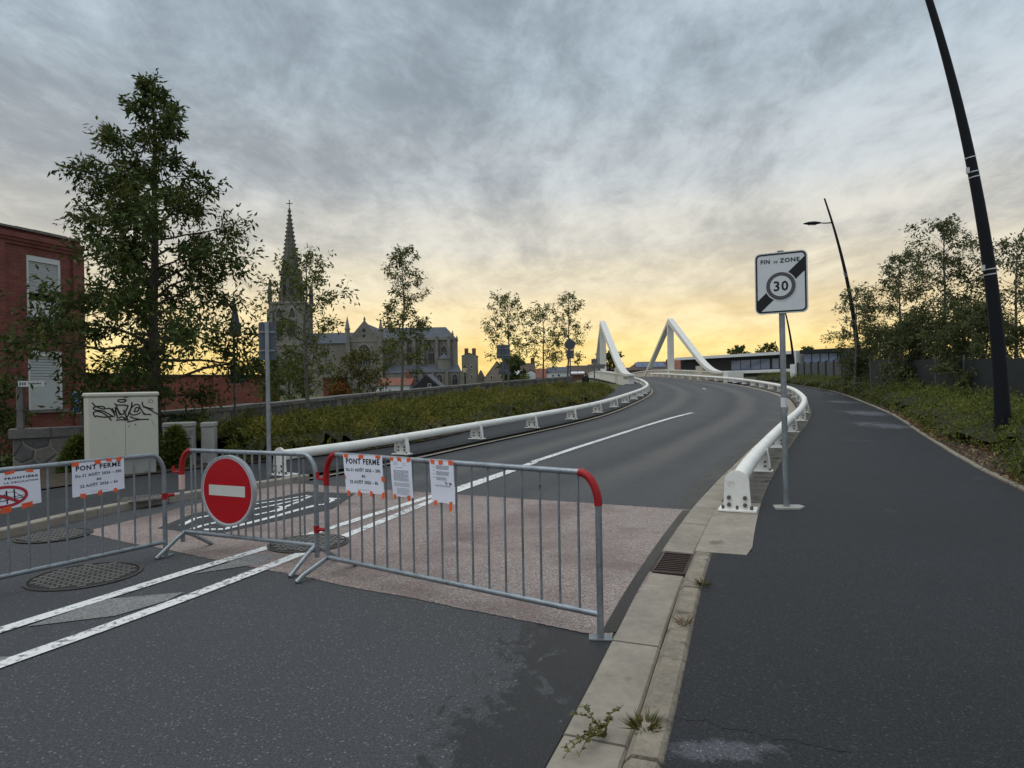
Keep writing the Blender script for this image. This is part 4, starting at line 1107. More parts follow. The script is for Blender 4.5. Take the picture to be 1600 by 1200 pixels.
for pts in ([(190, 175), (225, 220), (285, 250), (320, 255), (300, 225), (235, 222), (200, 240), (225, 265), (300, 280), (345, 310), (400, 350)],
            [(218, 348), (200, 300), (230, 280), (290, 300), (345, 345), (385, 400)],
            [(225, 335), (280, 350), (330, 355), (400, 350), (420, 345)],
            [(330, 255), (370, 250), (400, 290), (425, 340)], [(425, 235), (435, 300), (450, 375)],
            [(395, 250), (420, 300), (440, 250), (465, 310), (480, 340)], [(420, 185), (440, 210), (520, 215), (570, 225)],
            [(440, 215), (450, 260), (490, 330), (530, 300), (555, 250), (560, 225)], [(510, 275), (530, 320), (555, 400)], [(570, 300), (560, 350), (515, 385)],
            [(455, 150), (480, 145), (530, 148), (540, 165), (500, 178), (460, 168), (458, 152)],
            [(680, 215), (640, 212), (600, 250), (580, 300), (600, 340), (660, 335), (700, 310)],
            [(605, 180), (600, 230), (585, 290)], [(620, 300), (665, 295), (680, 260), (650, 250), (630, 290)],
            [(680, 215), (700, 270), (730, 320), (755, 350)], [(718, 180), (725, 230), (770, 255), (840, 278)], [(725, 240), (790, 275), (840, 310), (892, 348)],
            [(720, 335), (770, 340), (815, 345)], [(432, 400), (480, 395), (540, 400), (560, 400)], [(550, 430), (620, 412), (700, 402), (790, 405)],
            [(580, 360), (630, 385), (700, 402)], [(455, 375), (500, 360), (540, 400), (570, 405)]):
    stroke(pts, G_W)
for q in ((570, 480), (640, 462), (222, 346)): stroke([(q[0] - 5, q[1]), (q[0] + 5, q[1])], .022)
stroke([(820, 415), (830, 455), (862, 500)], .005, 'scratch', 'signgrey')
for pts in ([(780, 190), (810, 150), (840, 190), (780, 190)],): stroke(pts, .006, 'warning_triangle', 'signgrey')
MB().tube([M @ Vector((fx(515), -.03, CZ1 - .085)), M @ Vector((fx(560), -.03, CZ1 - .085))], .008, 6).build('latch', 'black', cb)
rebase(cb, (pc0.x, pc0.y + .1, .09))
# two small concrete utility boxes in the shrubs
for (u0, u1, v0, v1, Y, lab) in ((257, 299, 660, 712, 12.35, 'wide low grey concrete utility box in the shrubs'), (315, 334, 660, 706, 12.7, 'narrow grey concrete bollard-like box in the shrubs')):
    a = at(u0, v1, Y); b = at(u1, v0, Y); w = b.x - a.x
    bx = empty('utility_box', lab, 'utility box')
    Mq = rotz(.25, ((a.x + b.x) / 2, Y, 0))
    MB().box(-w / 2, w / 2, 0, .3, .08, b.z - .09, Mq, .012).build('body', 'utility', bx)
    MB().box(-w / 2 - .012, w / 2 + .012, -.012, .312, b.z - .088, b.z, Mq, .015).build('lid', 'utility', bx)
    if w > .4: MB().box(-w / 2 + .02, w / 2 - .02, -.008, -.002, b.z - .30, b.z - .285, Mq).build('seam', 'signgrey', bx)
    rebase(bx, ((a.x + b.x) / 2, Y, .08))

# ---------------------------------------------------------------- crowd barriers
UP = Vector((0, 0, 1))
def barrier(label, p0, p1, zt, zb, nbars, left, right, y_bars=(.0,)):
    """p0 left end, p1 right end on the ground"""
    root = empty('crowd_barrier', label, 'barrier', 'grey steel crowd barriers closing the road')
    p0 = Vector((*p0, 0)); p1 = Vector((*p1, 0)); d = (p1 - p0); Ln = d.length; d.normalize(); nr = Vector((d.y, -d.x, 0))
    rt = .0205; rc = .13
    def Pq(s, z, o=0): return p0 + d * s + nr * o + UP * z
    # hoop: left post, top rail, right post
    lo_l = left.get('zlow', .17); lo_r = right.get('zlow', .012)
    pl = [Pq(0, lo_l), Pq(0, zt - rc * 1.5)]
    cl = [Pq(rc * (1 - math.cos(a)), zt - rc * 1.5 + rc * 1.5 * math.sin(a)) for a in np.linspace(0, math.pi / 2, 8)]
    crr = [Pq(Ln - rc + rc * math.sin(a), zt - rc * 1.5 + rc * 1.5 * math.cos(a)) for a in np.linspace(0, math.pi / 2, 8)]
    pr = [Pq(Ln, zt - rc * 1.5), Pq(Ln, lo_r)]
    MB().tube(pl[:1] + cl + crr + pr[1:], rt, 10).build('frame', 'galv', root, True)
    MB().tube([Pq(.0, zb), Pq(Ln, zb)], rt * .95, 10).build('bottom_rail', 'galv', root, True)
    for i in range(nbars):
        s = Ln * (i + 1) / (nbars + 1)
        if i == 0: s = max(s, rc * 1.0)
        if i == nbars - 1: s = min(s, Ln - rc * 1.0)
        MB().tube([Pq(s, zb + rt * .8), Pq(s, zt - rt * .8 if rc < s < Ln - rc else zt - rt - .02)], .0088, 6).build('bar', 'galv', root, True)
    for side, cv, s0 in ((left, cl, 0), (right, crr, Ln)):
        if side.get('red'):                              # red sleeve over the bend
            MB().tube(cv, rt + .005, 10).build('red_sleeve', 'redpaint', root, True)
        if side.get('hook'):
            sg_ = -1 if s0 == 0 else 1; zz_ = zt - rc * 1.55
            hk = MB().tube([Pq(s0, zz_ + .02), Pq(s0 + sg_ * .03, zz_ - .01), Pq(s0 + sg_ * .075, zz_ - .012), Pq(s0 + sg_ * .11, zz_ - .01), Pq(s0 + sg_ * .115, zz_ + .045)], .014, 8)
            hk.build('hook', 'redpaint', root, True)
            MB().tube([Pq(s0, zz_ - .06), Pq(s0, zz_ + .01)], rt + .004, 10).build('hook_sleeve', 'redpaint', root, True)
        if side.get('ring'):
            MB().tube([Pq(s0 - .01, side['ring']), Pq(s0 + side.get('rs', 1) * .09, side['ring'])], .016, 8).build('hook_eye', 'redpaint', root, True)
            MB().tube([Pq(s0, side['ring'] - .03), Pq(s0, side['ring'] + .03)], rt + .004, 10).build('eye_sleeve', 'redpaint', root, True)
        ft = side.get('foot')
        if ft == 'plate':
            MB().box(-.07, .07, -.045, .045, .002, .009, Matrix.Translation(Pq(s0, 0)) @ Matrix.Rotation(math.atan2(d.y, d.x) + .5, 4, 'Z')).build('foot_plate', 'galv', root)
        if ft == 'legs':
            s1 = s0 + side.get('ls', 0)
            a = Pq(s1, zb - .005)
            for sg_ in (1, -1):
                pts = [a, Pq(s1, zb * .72, sg_ * .10), Pq(s1 + side.get('lt', 0) * sg_, .05, sg_ * .25), Pq(s1 + side.get('lt', 0) * sg_ * 1.2, .012, sg_ * .31)]
                MB().tube(pts, rt * .95, 8).build('leg', 'galv', root, True)
    rebase(root, tuple(p0))
    return p0, p1, d, nr, Ln
B1 = barrier('steel crowd barrier with red right corner hung with three white notices', (-1.55, 5.56), (.51, 4.07), 1.0, .145, 17,
             dict(red=True, hook=True, foot='legs', ring=None), dict(red=True, foot='plate'))
B2 = barrier('steel crowd barrier carrying the round red no-entry sign', (-3.17, 6.42), (-1.69, 5.74), .975, .20, 17,
             dict(red=True, hook=True, foot='legs', zlow=.10, ls=.03), dict(foot='legs', zlow=.10, ls=-.02, ring=.34, rs=1))
dB3 = Vector((-.53, -.848)).normalized()
B3 = barrier('steel crowd barrier with two notices and no red sleeve', (-3.26 + dB3.x * 2.5, 6.27 + dB3.y * 2.5), (-3.26, 6.27), .955, .135, 17,
             dict(foot='plate'), dict(foot='plate', ring=.56, rs=1))
# pink-white reflective collar on the second barrier's left post
cpost = B2[0]; col_ = empty('reflective_collar', 'pale pink reflective collar wrapped round the joined barrier posts', 'collar')
MB().tube([cpost + UP * .60, cpost + UP * .74], .0275, 10).build('band', mat('collar', (.62, .46, .40), .5, var=.1, vscale=20), col_, True)
rebase(col_, tuple(cpost + UP * .60))

# ---- no-entry sign on barrier 2
def frame_on(bar, u, v, off):
    p0, p1, d, nr, Ln = bar; P_ = Vector((p0.x, p0.y)) + Vector((nr.x, nr.y)) * off
    return onplane(u, v, P_, d)
ne = empty('no_entry_sign', 'round red no-entry sign with white bar fixed to the barrier', 'road sign')
p0, p1, d, nr, Ln = B2
c = frame_on(B2, 355.5, 767, .075); rad = .322
def disc(c, d, nr, r0, r1, o0, o1, n=56):
    vs = []; fs = []
    for i in range(n):
        a = 2 * math.pi * i / n; e = d * math.cos(a) + UP * math.sin(a)
        vs += [c + e * r0 + nr * o0, c + e * r1 + nr * o0, c + e * r1 + nr * o1, c + e * r0 + nr * o1]
    for i in range(n):
        j = (i + 1) % n
        for k in range(4): fs.append((i * 4 + k, j * 4 + k, j * 4 + (k + 1) % 4, i * 4 + (k + 1) % 4))
    return MB().add(vs, fs)
disc(c, d, nr, rad - .016, rad, -.035, .012).build('rim', 'band', ne, True)
face = MB().add([c + (d * math.cos(a) + UP * math.sin(a)) * (rad - .017) + nr * .004 for a in np.linspace(0, 2 * math.pi, 57)[:-1]], [tuple(range(56))]).build('border', 'signwhite', ne)
red = MB().add([c + (d * math.cos(a) + UP * math.sin(a)) * (rad - .029) + nr * .0065 for a in np.linspace(0, 2 * math.pi, 57)[:-1]], [tuple(range(56))]).build('red_face', 'signred', ne)
MB().add([c + d * x + UP * z + nr * .009 for x, z in ((-.222, -.046), (.222, -.046), (.222, .05), (-.222, .05))], [(0, 1, 2, 3)]).build('white_bar', 'barwhite', ne)
MB().add([c + (d * math.cos(a) + UP * math.sin(a)) * (rad - .017) - nr * .02 for a in np.linspace(0, 2 * math.pi, 57)[:-1]], [tuple(range(56))]).build('back', 'galv', ne)
for z in (-.12, .12): MB().box(-.14, .14, -.012, .012, -.01, .01, Matrix.Translation(c - nr * .05 + UP * z) @ Matrix.Rotation(math.atan2(d.y, d.x), 4, 'Z')).build('bracket', 'galv', ne)
rebase(ne, tuple(c - UP * rad))

# ---- paper notices
def paper(bar, px, label, content, tapes, bulge=.012, seed=0):
    root = empty('paper_notice', label, 'notice', 'paper notices taped to the barriers')
    tl, tr_, br, bl = [frame_on(bar, u, v, .034) for u, v in px]; nr = bar[3]
    r = random.Random(seed); ph = r.uniform(0, 6)
    def S(s, t, o=0.0):                                  # s right 0..1, t down 0..1
        p = tl.lerp(tr_, s).lerp(bl.lerp(br, s), t)
        w = bulge * (math.sin(s * 7 + ph) * .35 * t + math.sin(s * math.pi) * .5 * t + .25 * math.sin(t * 5 + ph) * t)
        return p + nr * (w + o)
    n = 12; vs = [S(i / n, j / n) for j in range(n + 1) for i in range(n + 1)]; m_ = (n + 1) ** 2
    vs += [S(i / n, j / n, -.0006) for j in range(n + 1) for i in range(n + 1)]
    fs = [(j * (n + 1) + i, j * (n + 1) + i + 1, (j + 1) * (n + 1) + i + 1, (j + 1) * (n + 1) + i) for j in range(n) for i in range(n)]
    fs += [tuple(k + m_ for k in f[::-1]) for f in fs]
    MB().add(vs, fs).build('sheet', 'paper', root, True)
    Wd = (tr_ - tl).length; Ht = (bl - tl).length
    for it in content:
        if it[0] == 'text':
            _, body, s, t, size, bold, sq, m = it
            me = text_mesh(body, 1.0, bold, sq); xs_ = [v.co.x for v in me.vertices]; kk = size * Wd / (max(xs_) - min(xs_)); mid_ = (max(xs_) + min(xs_)) / 2
            for v in me.vertices: v.co.x = (v.co.x - mid_) * kk; v.co.y *= kk / sq
            place_text(me, lambda x, y: S(s + x / Wd, t - y / Ht, .0016), 'lettering', m, root)
        elif it[0] == 'lines':                           # paragraphs of tiny print
            _, s0, s1, t0, t1, k, m = it
            b = MB(); q = random.Random(seed + 5)
            for i in range(k):
                t = t0 + (t1 - t0) * i / max(k - 1, 1); s = s0; e = s1 - (q.uniform(0, .3) if i % 5 == 4 else q.uniform(0, .04))
                while s < e:
                    w = q.uniform(.03, .10); w = min(w, e - s)
                    b.add([S(s, t - .0045, .0016), S(s + w, t - .0045, .0016), S(s + w, t + .0045, .0016), S(s, t + .0045, .0016)], [(0, 1, 2, 3)]); s += w + .018
            b.build('fine_print', m, root)
        elif it[0] == 'poly':
            _, pts, m = it
            MB().add([S(a, b_, .0018) for a, b_ in pts], [tuple(range(len(pts)))]).build('print', m, root)
        elif it[0] == 'stroke':
            _, pts, w, m, o = it; vs = []; k = len(pts)
            for i, (a, b_) in enumerate(pts):
                e = (pts[min(i + 1, k - 1)][0] - pts[max(i - 1, 0)][0], (pts[min(i + 1, k - 1)][1] - pts[max(i - 1, 0)][1]) * Ht / Wd); l = math.hypot(*e) or 1
                nx_, ny_ = -e[1] / l * w / 2, e[0] / l * w / 2 * Wd / Ht
                vs += [S(a + nx_, b_ + ny_, o), S(a - nx_, b_ - ny_, o)]
            MB().add(vs, [(2 * i, 2 * i + 1, 2 * i + 3, 2 * i + 2) for i in range(k - 1)]).build('pictogram', m, root)
    for (s, t, w, h) in tapes:
        q = random.Random(int(s * 1000 + t * 77)); j = q.uniform(-.02, .02)
        f = [(s - w / 2, t - h / 2 + j), (s + w / 2, t - h / 2 - j), (s + w / 2 * q.uniform(.85, 1.05), t + h / 2 - j), (s - w / 2 * q.uniform(.85, 1.05), t + h / 2 + j)]
        MB().add([S(a, b_, .0026) for a, b_ in f] + [S(a, b_, .0032) for a, b_ in f], FX[:0] + [(4, 5, 6, 7), (0, 1, 5, 4), (1, 2, 6, 5), (2, 3, 7, 6), (3, 0, 4, 7)]).build('tape', 'tape', root)
    rebase(root, tuple(bl))
def closed(wd, ink='ink'):
    k = wd
    return [('text', 'PONT FERMÉ', .5, .23, .86, .032, 1.0, ink), ('text', 'Du 21 AOÛT 2026 – 20h', .5, .43, .88, .024, 1.0, ink), ('text', 'au', .5, .585, .085, .024, 1, ink),
            ('text', '22 AOÛT 2026 – 6h', .5, .755, .72, .024, 1.0, ink), ('lines', .34, .68, .92, .92, 1, 'inkgrey')]
paper(B1, [(536, 710.5), (597, 713), (600.5, 772.5), (541, 768)], 'white landscape notice reading PONT FERMÉ beside two small sheets', closed(.41),
      [(.08, .02, .11, .10), (.47, .03, .12, .10), (.90, .015, .12, .08), (1.0, .60, .08, .13), (.02, .60, .03, .1), (.08, 1.03, .07, .14), (.37, 1.02, .07, .14), (.68, 1.01, .07, .14), (.99, 1.03, .07, .16)], seed=1)
paper(B1, [(609.5, 715.5), (642.5, 717), (646, 778.5), (613.5, 774)], 'white printed decree sheet taped beside the PONT FERMÉ notice', [('lines', .15, .36, .10, .16, 3, 'inkgrey'), ('lines', .58, .72, .12, .17, 2, 'inkgrey'), ('lines', .25, .6, .24, .24, 1, 'ink'),
      ('lines', .14, .86, .31, .58, 14, 'inkgrey'), ('lines', .14, .86, .64, .72, 4, 'inkgrey'), ('lines', .26, .84, .78, .93, 6, 'inkgrey')],
      [(.08, .02, .15, .09), (.44, .02, .19, .10), (.89, .02, .19, .10), (.14, 1.02, .13, .14), (.78, 1.02, .14, .14)], bulge=.014, seed=2)
paper(B1, [(671, 719.5), (708, 722), (712, 788), (675, 783)], 'white decree sheet with round stamp, hung farther along the rail', [('lines', .27, .84, .11, .19, 5, 'inkgrey'), ('lines', .27, .84, .25, .33, 5, 'inkgrey'), ('lines', .27, .7, .39, .45, 4, 'inkgrey'), ('lines', .14, .22, .15, .40, 4, 'inkgrey'),
      ('lines', .2, .85, .585, .605, 2, 'inkgrey'), ('stroke', [(.60, .51), (.68, .48), (.64, .53), (.74, .50), (.66, .56)], .02, 'ink', .0018), ('poly', [(.84 + .055 * math.cos(a), .53 + .032 * math.sin(a)) for a in np.linspace(0, 6.28, 15)[:-1]], 'inkgrey')],
      [(.13, .02, .17, .10), (.48, .025, .18, .10), (.90, .02, .19, .11), (.19, 1.02, .12, .12), (.84, 1.06, .12, .22)], bulge=.016, seed=3)
paper(B3, [(112, 725), (193.5, 716), (194.5, 763), (113, 777.5)], 'white landscape notice reading PONT FERMÉ near the graffitied cabinet', closed(.44),
      [(.06, .02, .13, .12), (.48, .02, .12, .14), (.70, .0, .11, .1), (.90, .0, .11, .12), (.19, 1.0, .11, .13), (.51, 1.0, .08, .13), (.81, 1.0, .07, .13)], seed=4)
circ = [(.50 + .30 * math.cos(a), .66 + .30 * 1.42 * math.sin(a) * .62) for a in np.linspace(0, 2 * math.pi, 41)]
paper(B3, [(-62, 746), (62, 733), (65, 785), (-58, 808)], 'white notice with red prohibition circle over a bridge drawing', [
    ('text', 'FRONTIÈRE', .75, .20, .44, .036, 1.25, 'ink'), ('text', 'LA CIRCULATION', .745, .315, .45, .03, 1.15, 'ink'),
    ('stroke', [(.30, .72), (.45, .70), (.5, .60), (.60, .70), (.76, .68)], .010, 'ink', .0017), ('stroke', [(.30, .78), (.5, .765), (.76, .74)], .012, 'ink', .0017),
    ('stroke', [(.54, .50), (.54, .86)], .018, 'ink', .0017), ('stroke', [(.64, .48), (.64, .84)], .018, 'ink', .0017), ('stroke', [(.42, .78), (.54, .55), (.64, .55), (.75, .74)], .008, 'ink', .0017),
    ('stroke', circ, .045, 'inkred', .0022), ('stroke', [(.30, .47), (.50, .66), (.70, .85)], .042, 'inkred', .0026)],
    [(.60, .01, .13, .08), (.86, .01, .10, .08), (.52, 1.02, .14, .16), (.80, .99, .15, .15)], seed=5)

# ---------------------------------------------------------------- end-of-zone sign on the path
sz = empty('zone_sign', 'white FIN DE ZONE 30 sign on a galvanised post beside the footpath', 'road sign')
pb_ = gp(1229, 793, .07); zg_ = pb_.z
zt = at(1216, 394, pb_.y).z
MB().tube([Vector((pb_.x, pb_.y, zg_)), Vector((pb_.x - .02, pb_.y, zt))], .033, 14).build('post', 'galv', sz, True)
MB().tube([Vector((pb_.x - .02, pb_.y, zt + .001)), Vector((pb_.x - .02, pb_.y, zt + .012))], .037, 14).build('post_cap', 'galv_dark', sz, True)
MB().prism([pb_ + Vector((x, y, -.01)) for x, y in ((-.17, -.11), (.10, -.13), (.20, -.02), (.18, .09), (-.12, .10))], (0, 0, .026)).build('base_collar', 'utility', sz)
lb = at(1223, 629, pb_.y - .04)
MB().tube([Vector((pb_.x - .01, pb_.y, lb.z - .055)), Vector((pb_.x - .01, pb_.y, lb.z + .055))], .0345, 14).build('sticker', 'signwhite', sz, True)
yaw = -.52
Ms = rotz(yaw, (pb_.x - .012, pb_.y, 0)) ; SW, SH = .565, .70
cz = at(1218.5, 442.5, pb_.y).z
def rr(w, h, r, n=6):
    pts = []
    for cx, cy, a0 in ((w / 2 - r, h / 2 - r, 0), (-w / 2 + r, h / 2 - r, 90), (-w / 2 + r, -h / 2 + r, 180), (w / 2 - r, -h / 2 + r, 270)):
        for i in range(n + 1):
            a = math.radians(a0 + 90 * i / n); pts.append((cx + r * math.cos(a), cy + r * math.sin(a)))
    return pts
def sq(pts, y, th, name, m, parent): return MB().prism([Ms @ Vector((x, y, cz + z)) for x, z in pts], Ms.to_3x3() @ Vector((0, th, 0))).build(name, m, parent)
pan = sq(rr(SW, SH, .06), -.062, .03, 'panel', 'signwhite', sz)
def ring_panel(w, h, r, t, y, m, name):
    a = rr(w, h, r); b = rr(w - 2 * t, h - 2 * t, r - t * .8); n = len(a)
    return MB().add([Ms @ Vector((x, y, cz + z)) for x, z in a + b], [(i, (i + 1) % n, n + (i + 1) % n, n + i) for i in range(n)]).build(name, m, sz)
ring_panel(SW - .024, SH - .024, .052, .017, -.0645, 'black', 'border')
w2, h2 = SW / 2 - .028, SH / 2 - .028
# diagonal band, clipped to the face
poly = [(-w2, -h2), (w2, -h2), (w2, h2), (-w2, h2)]
dxn, dyn = math.cos(math.radians(43)), math.sin(math.radians(43)); nxn, nyn = -dyn, dxn; hw = .058; ox, oy = 0, -.04
poly = clip(poly, ox + nxn * hw, oy + nyn * hw, nxn, nyn); poly = clip(poly, ox - nxn * hw, oy - nyn * hw, -nxn, -nyn)
MB().add([Ms @ Vector((x, -.0642, cz + z)) for x, z in poly], [tuple(range(len(poly)))]).build('diagonal_band', 'black', sz)
def sdisc(r, y, m, name): return MB().add([Ms @ Vector((ox + r * math.cos(a), y, cz + oy + r * math.sin(a))) for a in np.linspace(0, 2 * math.pi, 49)[:-1]], [tuple(range(48))]).build(name, m, sz)
sdisc(.170, -.0655, 'signwhite', 'ring_outline'); sdisc(.158, -.0670, 'signgrey', 'grey_ring'); sdisc(.116, -.0685, 'signwhite', 'ring_centre')
def stext(body, size, x, z, bold, sqz, y=-.0655): place_text(text_mesh(body, size, bold, sqz), lambda a, b: Ms @ Vector((x + a, y, cz + z + b)), 'lettering', 'black', sz)
stext('30', .155, ox, oy - .053, .024, 1.0, -.070)
stext('FIN', .066, -.165, .228, .024, 1.0); stext('DE', .034, -.052, .228, .016, 1.05); stext('ZONE', .066, .098, .228, .024, 1.08)
for z in (-.2, .2): MB().box(-.1, .1, -.032, .034, cz + z - .015, cz + z + .015, Ms).build('clamp', 'galv', sz)
rebase(sz, tuple(pb_))

# ---------------------------------------------------------------- other road signs (seen from behind)
def post(root, x, y, z0, z1, r=.03, m='galv'):
    MB().tube([Vector((x, y, z0)), Vector((x - .0, y, z1))], r, 10).build('post', m, root, True)
def back_panel(root, x, y, u0, v0, u1, v1, name='panel', m='signback', edge='galv', yaw=0.0, rnd=.03):
    a = at(u0, v0, y); b = at(u1, v1, y); w = (b.x - a.x) / max(math.cos(yaw), .3); h = a.z - b.z; cx = (a.x + b.x) / 2; cz_ = (a.z + b.z) / 2
    Mq = rotz(yaw, (cx, y, cz_)); p = rr(w, h, rnd, 4)
    pl = MB().prism([Mq @ Vector((px_, .05, pz_)) for px_, pz_ in p], Mq.to_3x3() @ Vector((0, .03, 0))).build(name, m, root)
    n = len(p); q = rr(w + .012, h + .012, rnd, 4)
    MB().add([Mq @ Vector((px_, .044, pz_)) for px_, pz_ in q] + [Mq @ Vector((px_, .09, pz_)) for px_, pz_ in q], [(i, (i + 1) % n, n + (i + 1) % n, n + i) for i in range(n)]).build('rim', edge, pl)
    for t in (-.25, .25):
        MB().box(-w * .45, w * .45, .03, .048, t * h - .012, t * h + .012, Mq).build('clamp_strip', 'galv', pl)
def tri_panel(root, y, cu, vt, vb, wpx, yaw=0.0):
    t = at(cu, vt, y); b = at(cu, vb, y); w = wpx / F * y / max(math.cos(yaw), .3); h = t.z - b.z
    Mq = rotz(yaw, (b.x, y, b.z)); k = .05
    tri = [(-w / 2 + k, 0), (w / 2 - k, 0), (w / 2, k * .8), (k * .6, h), (-k * .6, h), (-w / 2, k * .8)]
    pl = MB().prism([Mq @ Vector((x, .05, z)) for x, z in tri], Mq.to_3x3() @ Vector((0, .025, 0))).build('triangle', 'signback', root)
    n = len(tri)
    MB().add([Mq @ Vector((x * 1.02, .042, z)) for x, z in tri] + [Mq @ Vector((x * 1.02, .085, z)) for x, z in tri], [(i, (i + 1) % n, n + (i + 1) % n, n + i) for i in range(n)]).build('rim', 'galv', pl)
    MB().box(-w * .25, w * .25, .03, .048, h * .25 - .012, h * .25 + .012, Mq).build('clamp_strip', 'galv', pl)
s_ = empty('sign_post', 'galvanised post with tall blank panel back beside the far rail end', 'road sign')
q = gp(421, 746, .09); post(s_, q.x, q.y, q.z, at(416, 503, q.y).z, .034); back_panel(s_, q.x, q.y, 405, 504, 430, 562, yaw=.3)
rebase(s_, tuple(q))
s_ = empty('sign_post', 'grey post with triangular sign back and small plate before brick wall', 'road sign')
Yq = 16.5; q = at(367.5, 660, Yq); q.z = G(Yq) + .08; post(s_, q.x, Yq, q.z, at(364, 470, Yq).z, .03, 'galv_dark'); tri_panel(s_, Yq, 368, 474, 526, 17, .5)
back_panel(s_, q.x, Yq, 361, 574, 381, 599, yaw=.4); rebase(s_, tuple(q))
s_ = empty('sign_post', 'grey post with square panel back above a triangular sign in hedge', 'road sign')
Yq = 25.5; q = at(787, 620, Yq); q.z = G(Yq) + .08; post(s_, q.x, Yq, q.z, at(785, 538, Yq).z, .035, 'galv_dark'); back_panel(s_, q.x, Yq, 776, 539, 797, 560); tri_panel(s_, Yq, 788, 561, 585, 20)
rebase(s_, tuple(q))
s_ = empty('sign_post', 'grey post with stacked octagonal and small plates near slender tree', 'road sign')
Yq = 39; q = at(891.5, 600, Yq); q.z = G(Yq) + .08; post(s_, q.x, Yq, q.z, at(890, 529, Yq).z, .04, 'galv_dark')
c_ = at(890.5, 538, Yq - .06); rr_ = 8.6 / F * Yq
MB().prism([c_ + Vector((math.cos(a) * rr_, 0, math.sin(a) * rr_)) for a in [math.pi / 8 + i * math.pi / 4 for i in range(8)]], (0, .03, 0)).build('octagon', 'signback', s_)
for (v0, v1, w_) in ((547.5, 551.5, 12), (552.5, 556, 12), (557, 560, 11)):
    a = at(891 - w_ / 2, v0, Yq - .06); b = at(891 + w_ / 2, v1, Yq - .06); MB().box(a.x, b.x, Yq - .06, Yq - .03, b.z, a.z).build('plate', 'signback', s_)
rebase(s_, tuple(q))
s_ = empty('direction_sign', 'post with stacked arrow-ended direction boards at the bridge start', 'road sign')
Yq = 52; q = at(929, 600, Yq); q.z = terrain(q.x, Yq); post(s_, q.x, Yq, q.z, at(928, 560, Yq).z, .05, 'galv_dark')
for (u0, u1, v0, v1, tip) in ((924, 934, 561, 569, 0), (918, 945, 569.5, 572.5, 1), (916, 945, 573, 576, -1)):
    a = at(u0, v0, Yq - .1); b = at(u1, v1, Yq - .1); zc_ = (a.z + b.z) / 2
    pts = [(a.x, b.z), (b.x, b.z), (b.x + (.2 if tip > 0 else 0), zc_), (b.x, a.z), (a.x, a.z), (a.x - (.2 if tip < 0 else 0), zc_)]
    MB().prism([Vector((x, Yq - .1, z)) for x, z in pts], (0, .04, 0)).build('board', 'coping', s_)
rebase(s_, tuple(q))
# blue information sign
s_ = empty('blue_sign', 'small blue information sign with white pictograms beside the cabinet', 'sign')
Yq = 13.2; a = at(115, 612, Yq); b = at(128.5, 646, Yq); q = at(129, 690, Yq)
MB().box(a.x, b.x, Yq - .03, Yq, b.z, a.z, None, .008).build('panel', 'signwhite', s_)
ink_box(s_, a.x + .018, b.x - .018, b.z + .02, a.z - .02, Yq - .033, 'bluesign', 'blue_field')
w_ = b.x - a.x
for (x0, x1, z0, z1) in ((.35, .45, .35, .72), (.45, .62, .58, .64), (.58, .66, .40, .70), (.30, .42, .28, .40), (.55, .75, .30, .36)):
    ink_box(s_, a.x + w_ * x0, a.x + w_ * x1, b.z + (a.z - b.z) * z0, b.z + (a.z - b.z) * z1, Yq - .036, 'signwhite', 'pictogram')
MB().tube([Vector((b.x - .02, Yq + .03, .0)), Vector((b.x - .02, Yq + .03, a.z))], .028, 8).build('post', 'galv_dark', s_, True)
rebase(s_, (b.x, Yq + .03, 0))

# ---------------------------------------------------------------- street lamps
def lamp(u, vb, Y, hz, r0, label, z0, full=True, bands=(), yawl=0.0):
    root = empty('street_lamp', label, 'street lamp', 'dark curved street lamps along the footpath')
    b = at(u, vb, Y); base = Vector((b.x, Y, z0)); k = 24; pts = []; rs = []
    for i in range(k + 1):
        h = hz * i / k; pts.append(base + Vector((-.0150 * h * h - .004 * h, .002 * h * h, h))); rs.append(r0 * (1 - .72 * (i / k)))
    MB().tube(pts, rs, 16).build('pole', 'lamppost', root, True)
    MB().tube([base, base + UP * .03], r0 * 1.5, 16).build('base_flange', 'lamppost', root, True)
    ia = int(k * .885); p = pts[ia]
    tip = p + Vector((-.62, -.05, -.02))
    MB().tube([p, p + Vector((-.35, 0, -.02)), tip], [.035, .03, .028], 8).build('arm', 'lamppost', root, True)
    prof = [(0, .03), (.12, .09), (.35, .135), (.62, .13), (.85, .07), (.95, .015)]
    vs = []; fs = []; n = 14
    for s, rr0 in prof:
        for j in range(n):
            a = 2 * math.pi * j / n; vs.append(tip + Vector((.05 - s, math.cos(a) * rr0 * 1.15, math.sin(a) * rr0 * (.75 if math.sin(a) > 0 else .45) - .03 * s)))
    for i in range(len(prof) - 1):
        for j in range(n): fs.append((i * n + j, i * n + (j + 1) % n, (i + 1) * n + (j + 1) % n, (i + 1) * n + j))
    fs += [tuple(range(n)), tuple(range((len(prof) - 1) * n, len(prof) * n))[::-1]]
    hd = MB().add(vs, fs).build('lamp_head', 'lamppost', root, True)
    MB().box(tip.x - .62, tip.x - .22, tip.y - .09, tip.y + .09, tip.z - .088, tip.z - .075).build('lens', 'lampglass', hd)
    for h in bands:
        t = h / hz * k; i = int(t); p = pts[i].lerp(pts[i + 1], t - i); dr_ = (pts[i + 1] - pts[i]).normalized(); r_b = r0 * (1 - .72 * h / hz)
        MB().tube([p - dr_ * .011, p + dr_ * .011], r_b + .006, 16).build('metal_band', 'band', root, True)
    for h in bands[1::2]:
        t = h / hz * k; i = int(t); p = pts[i].lerp(pts[i + 1], t - i); r_b = r0 * (1 - .72 * h / hz)
        MB().box(p.x - r_b - .05, p.x - r_b - .005, p.y - .05, p.y, p.z - .03, p.z + .08).build('bracket', 'band', root)
    rebase(root, tuple(base))
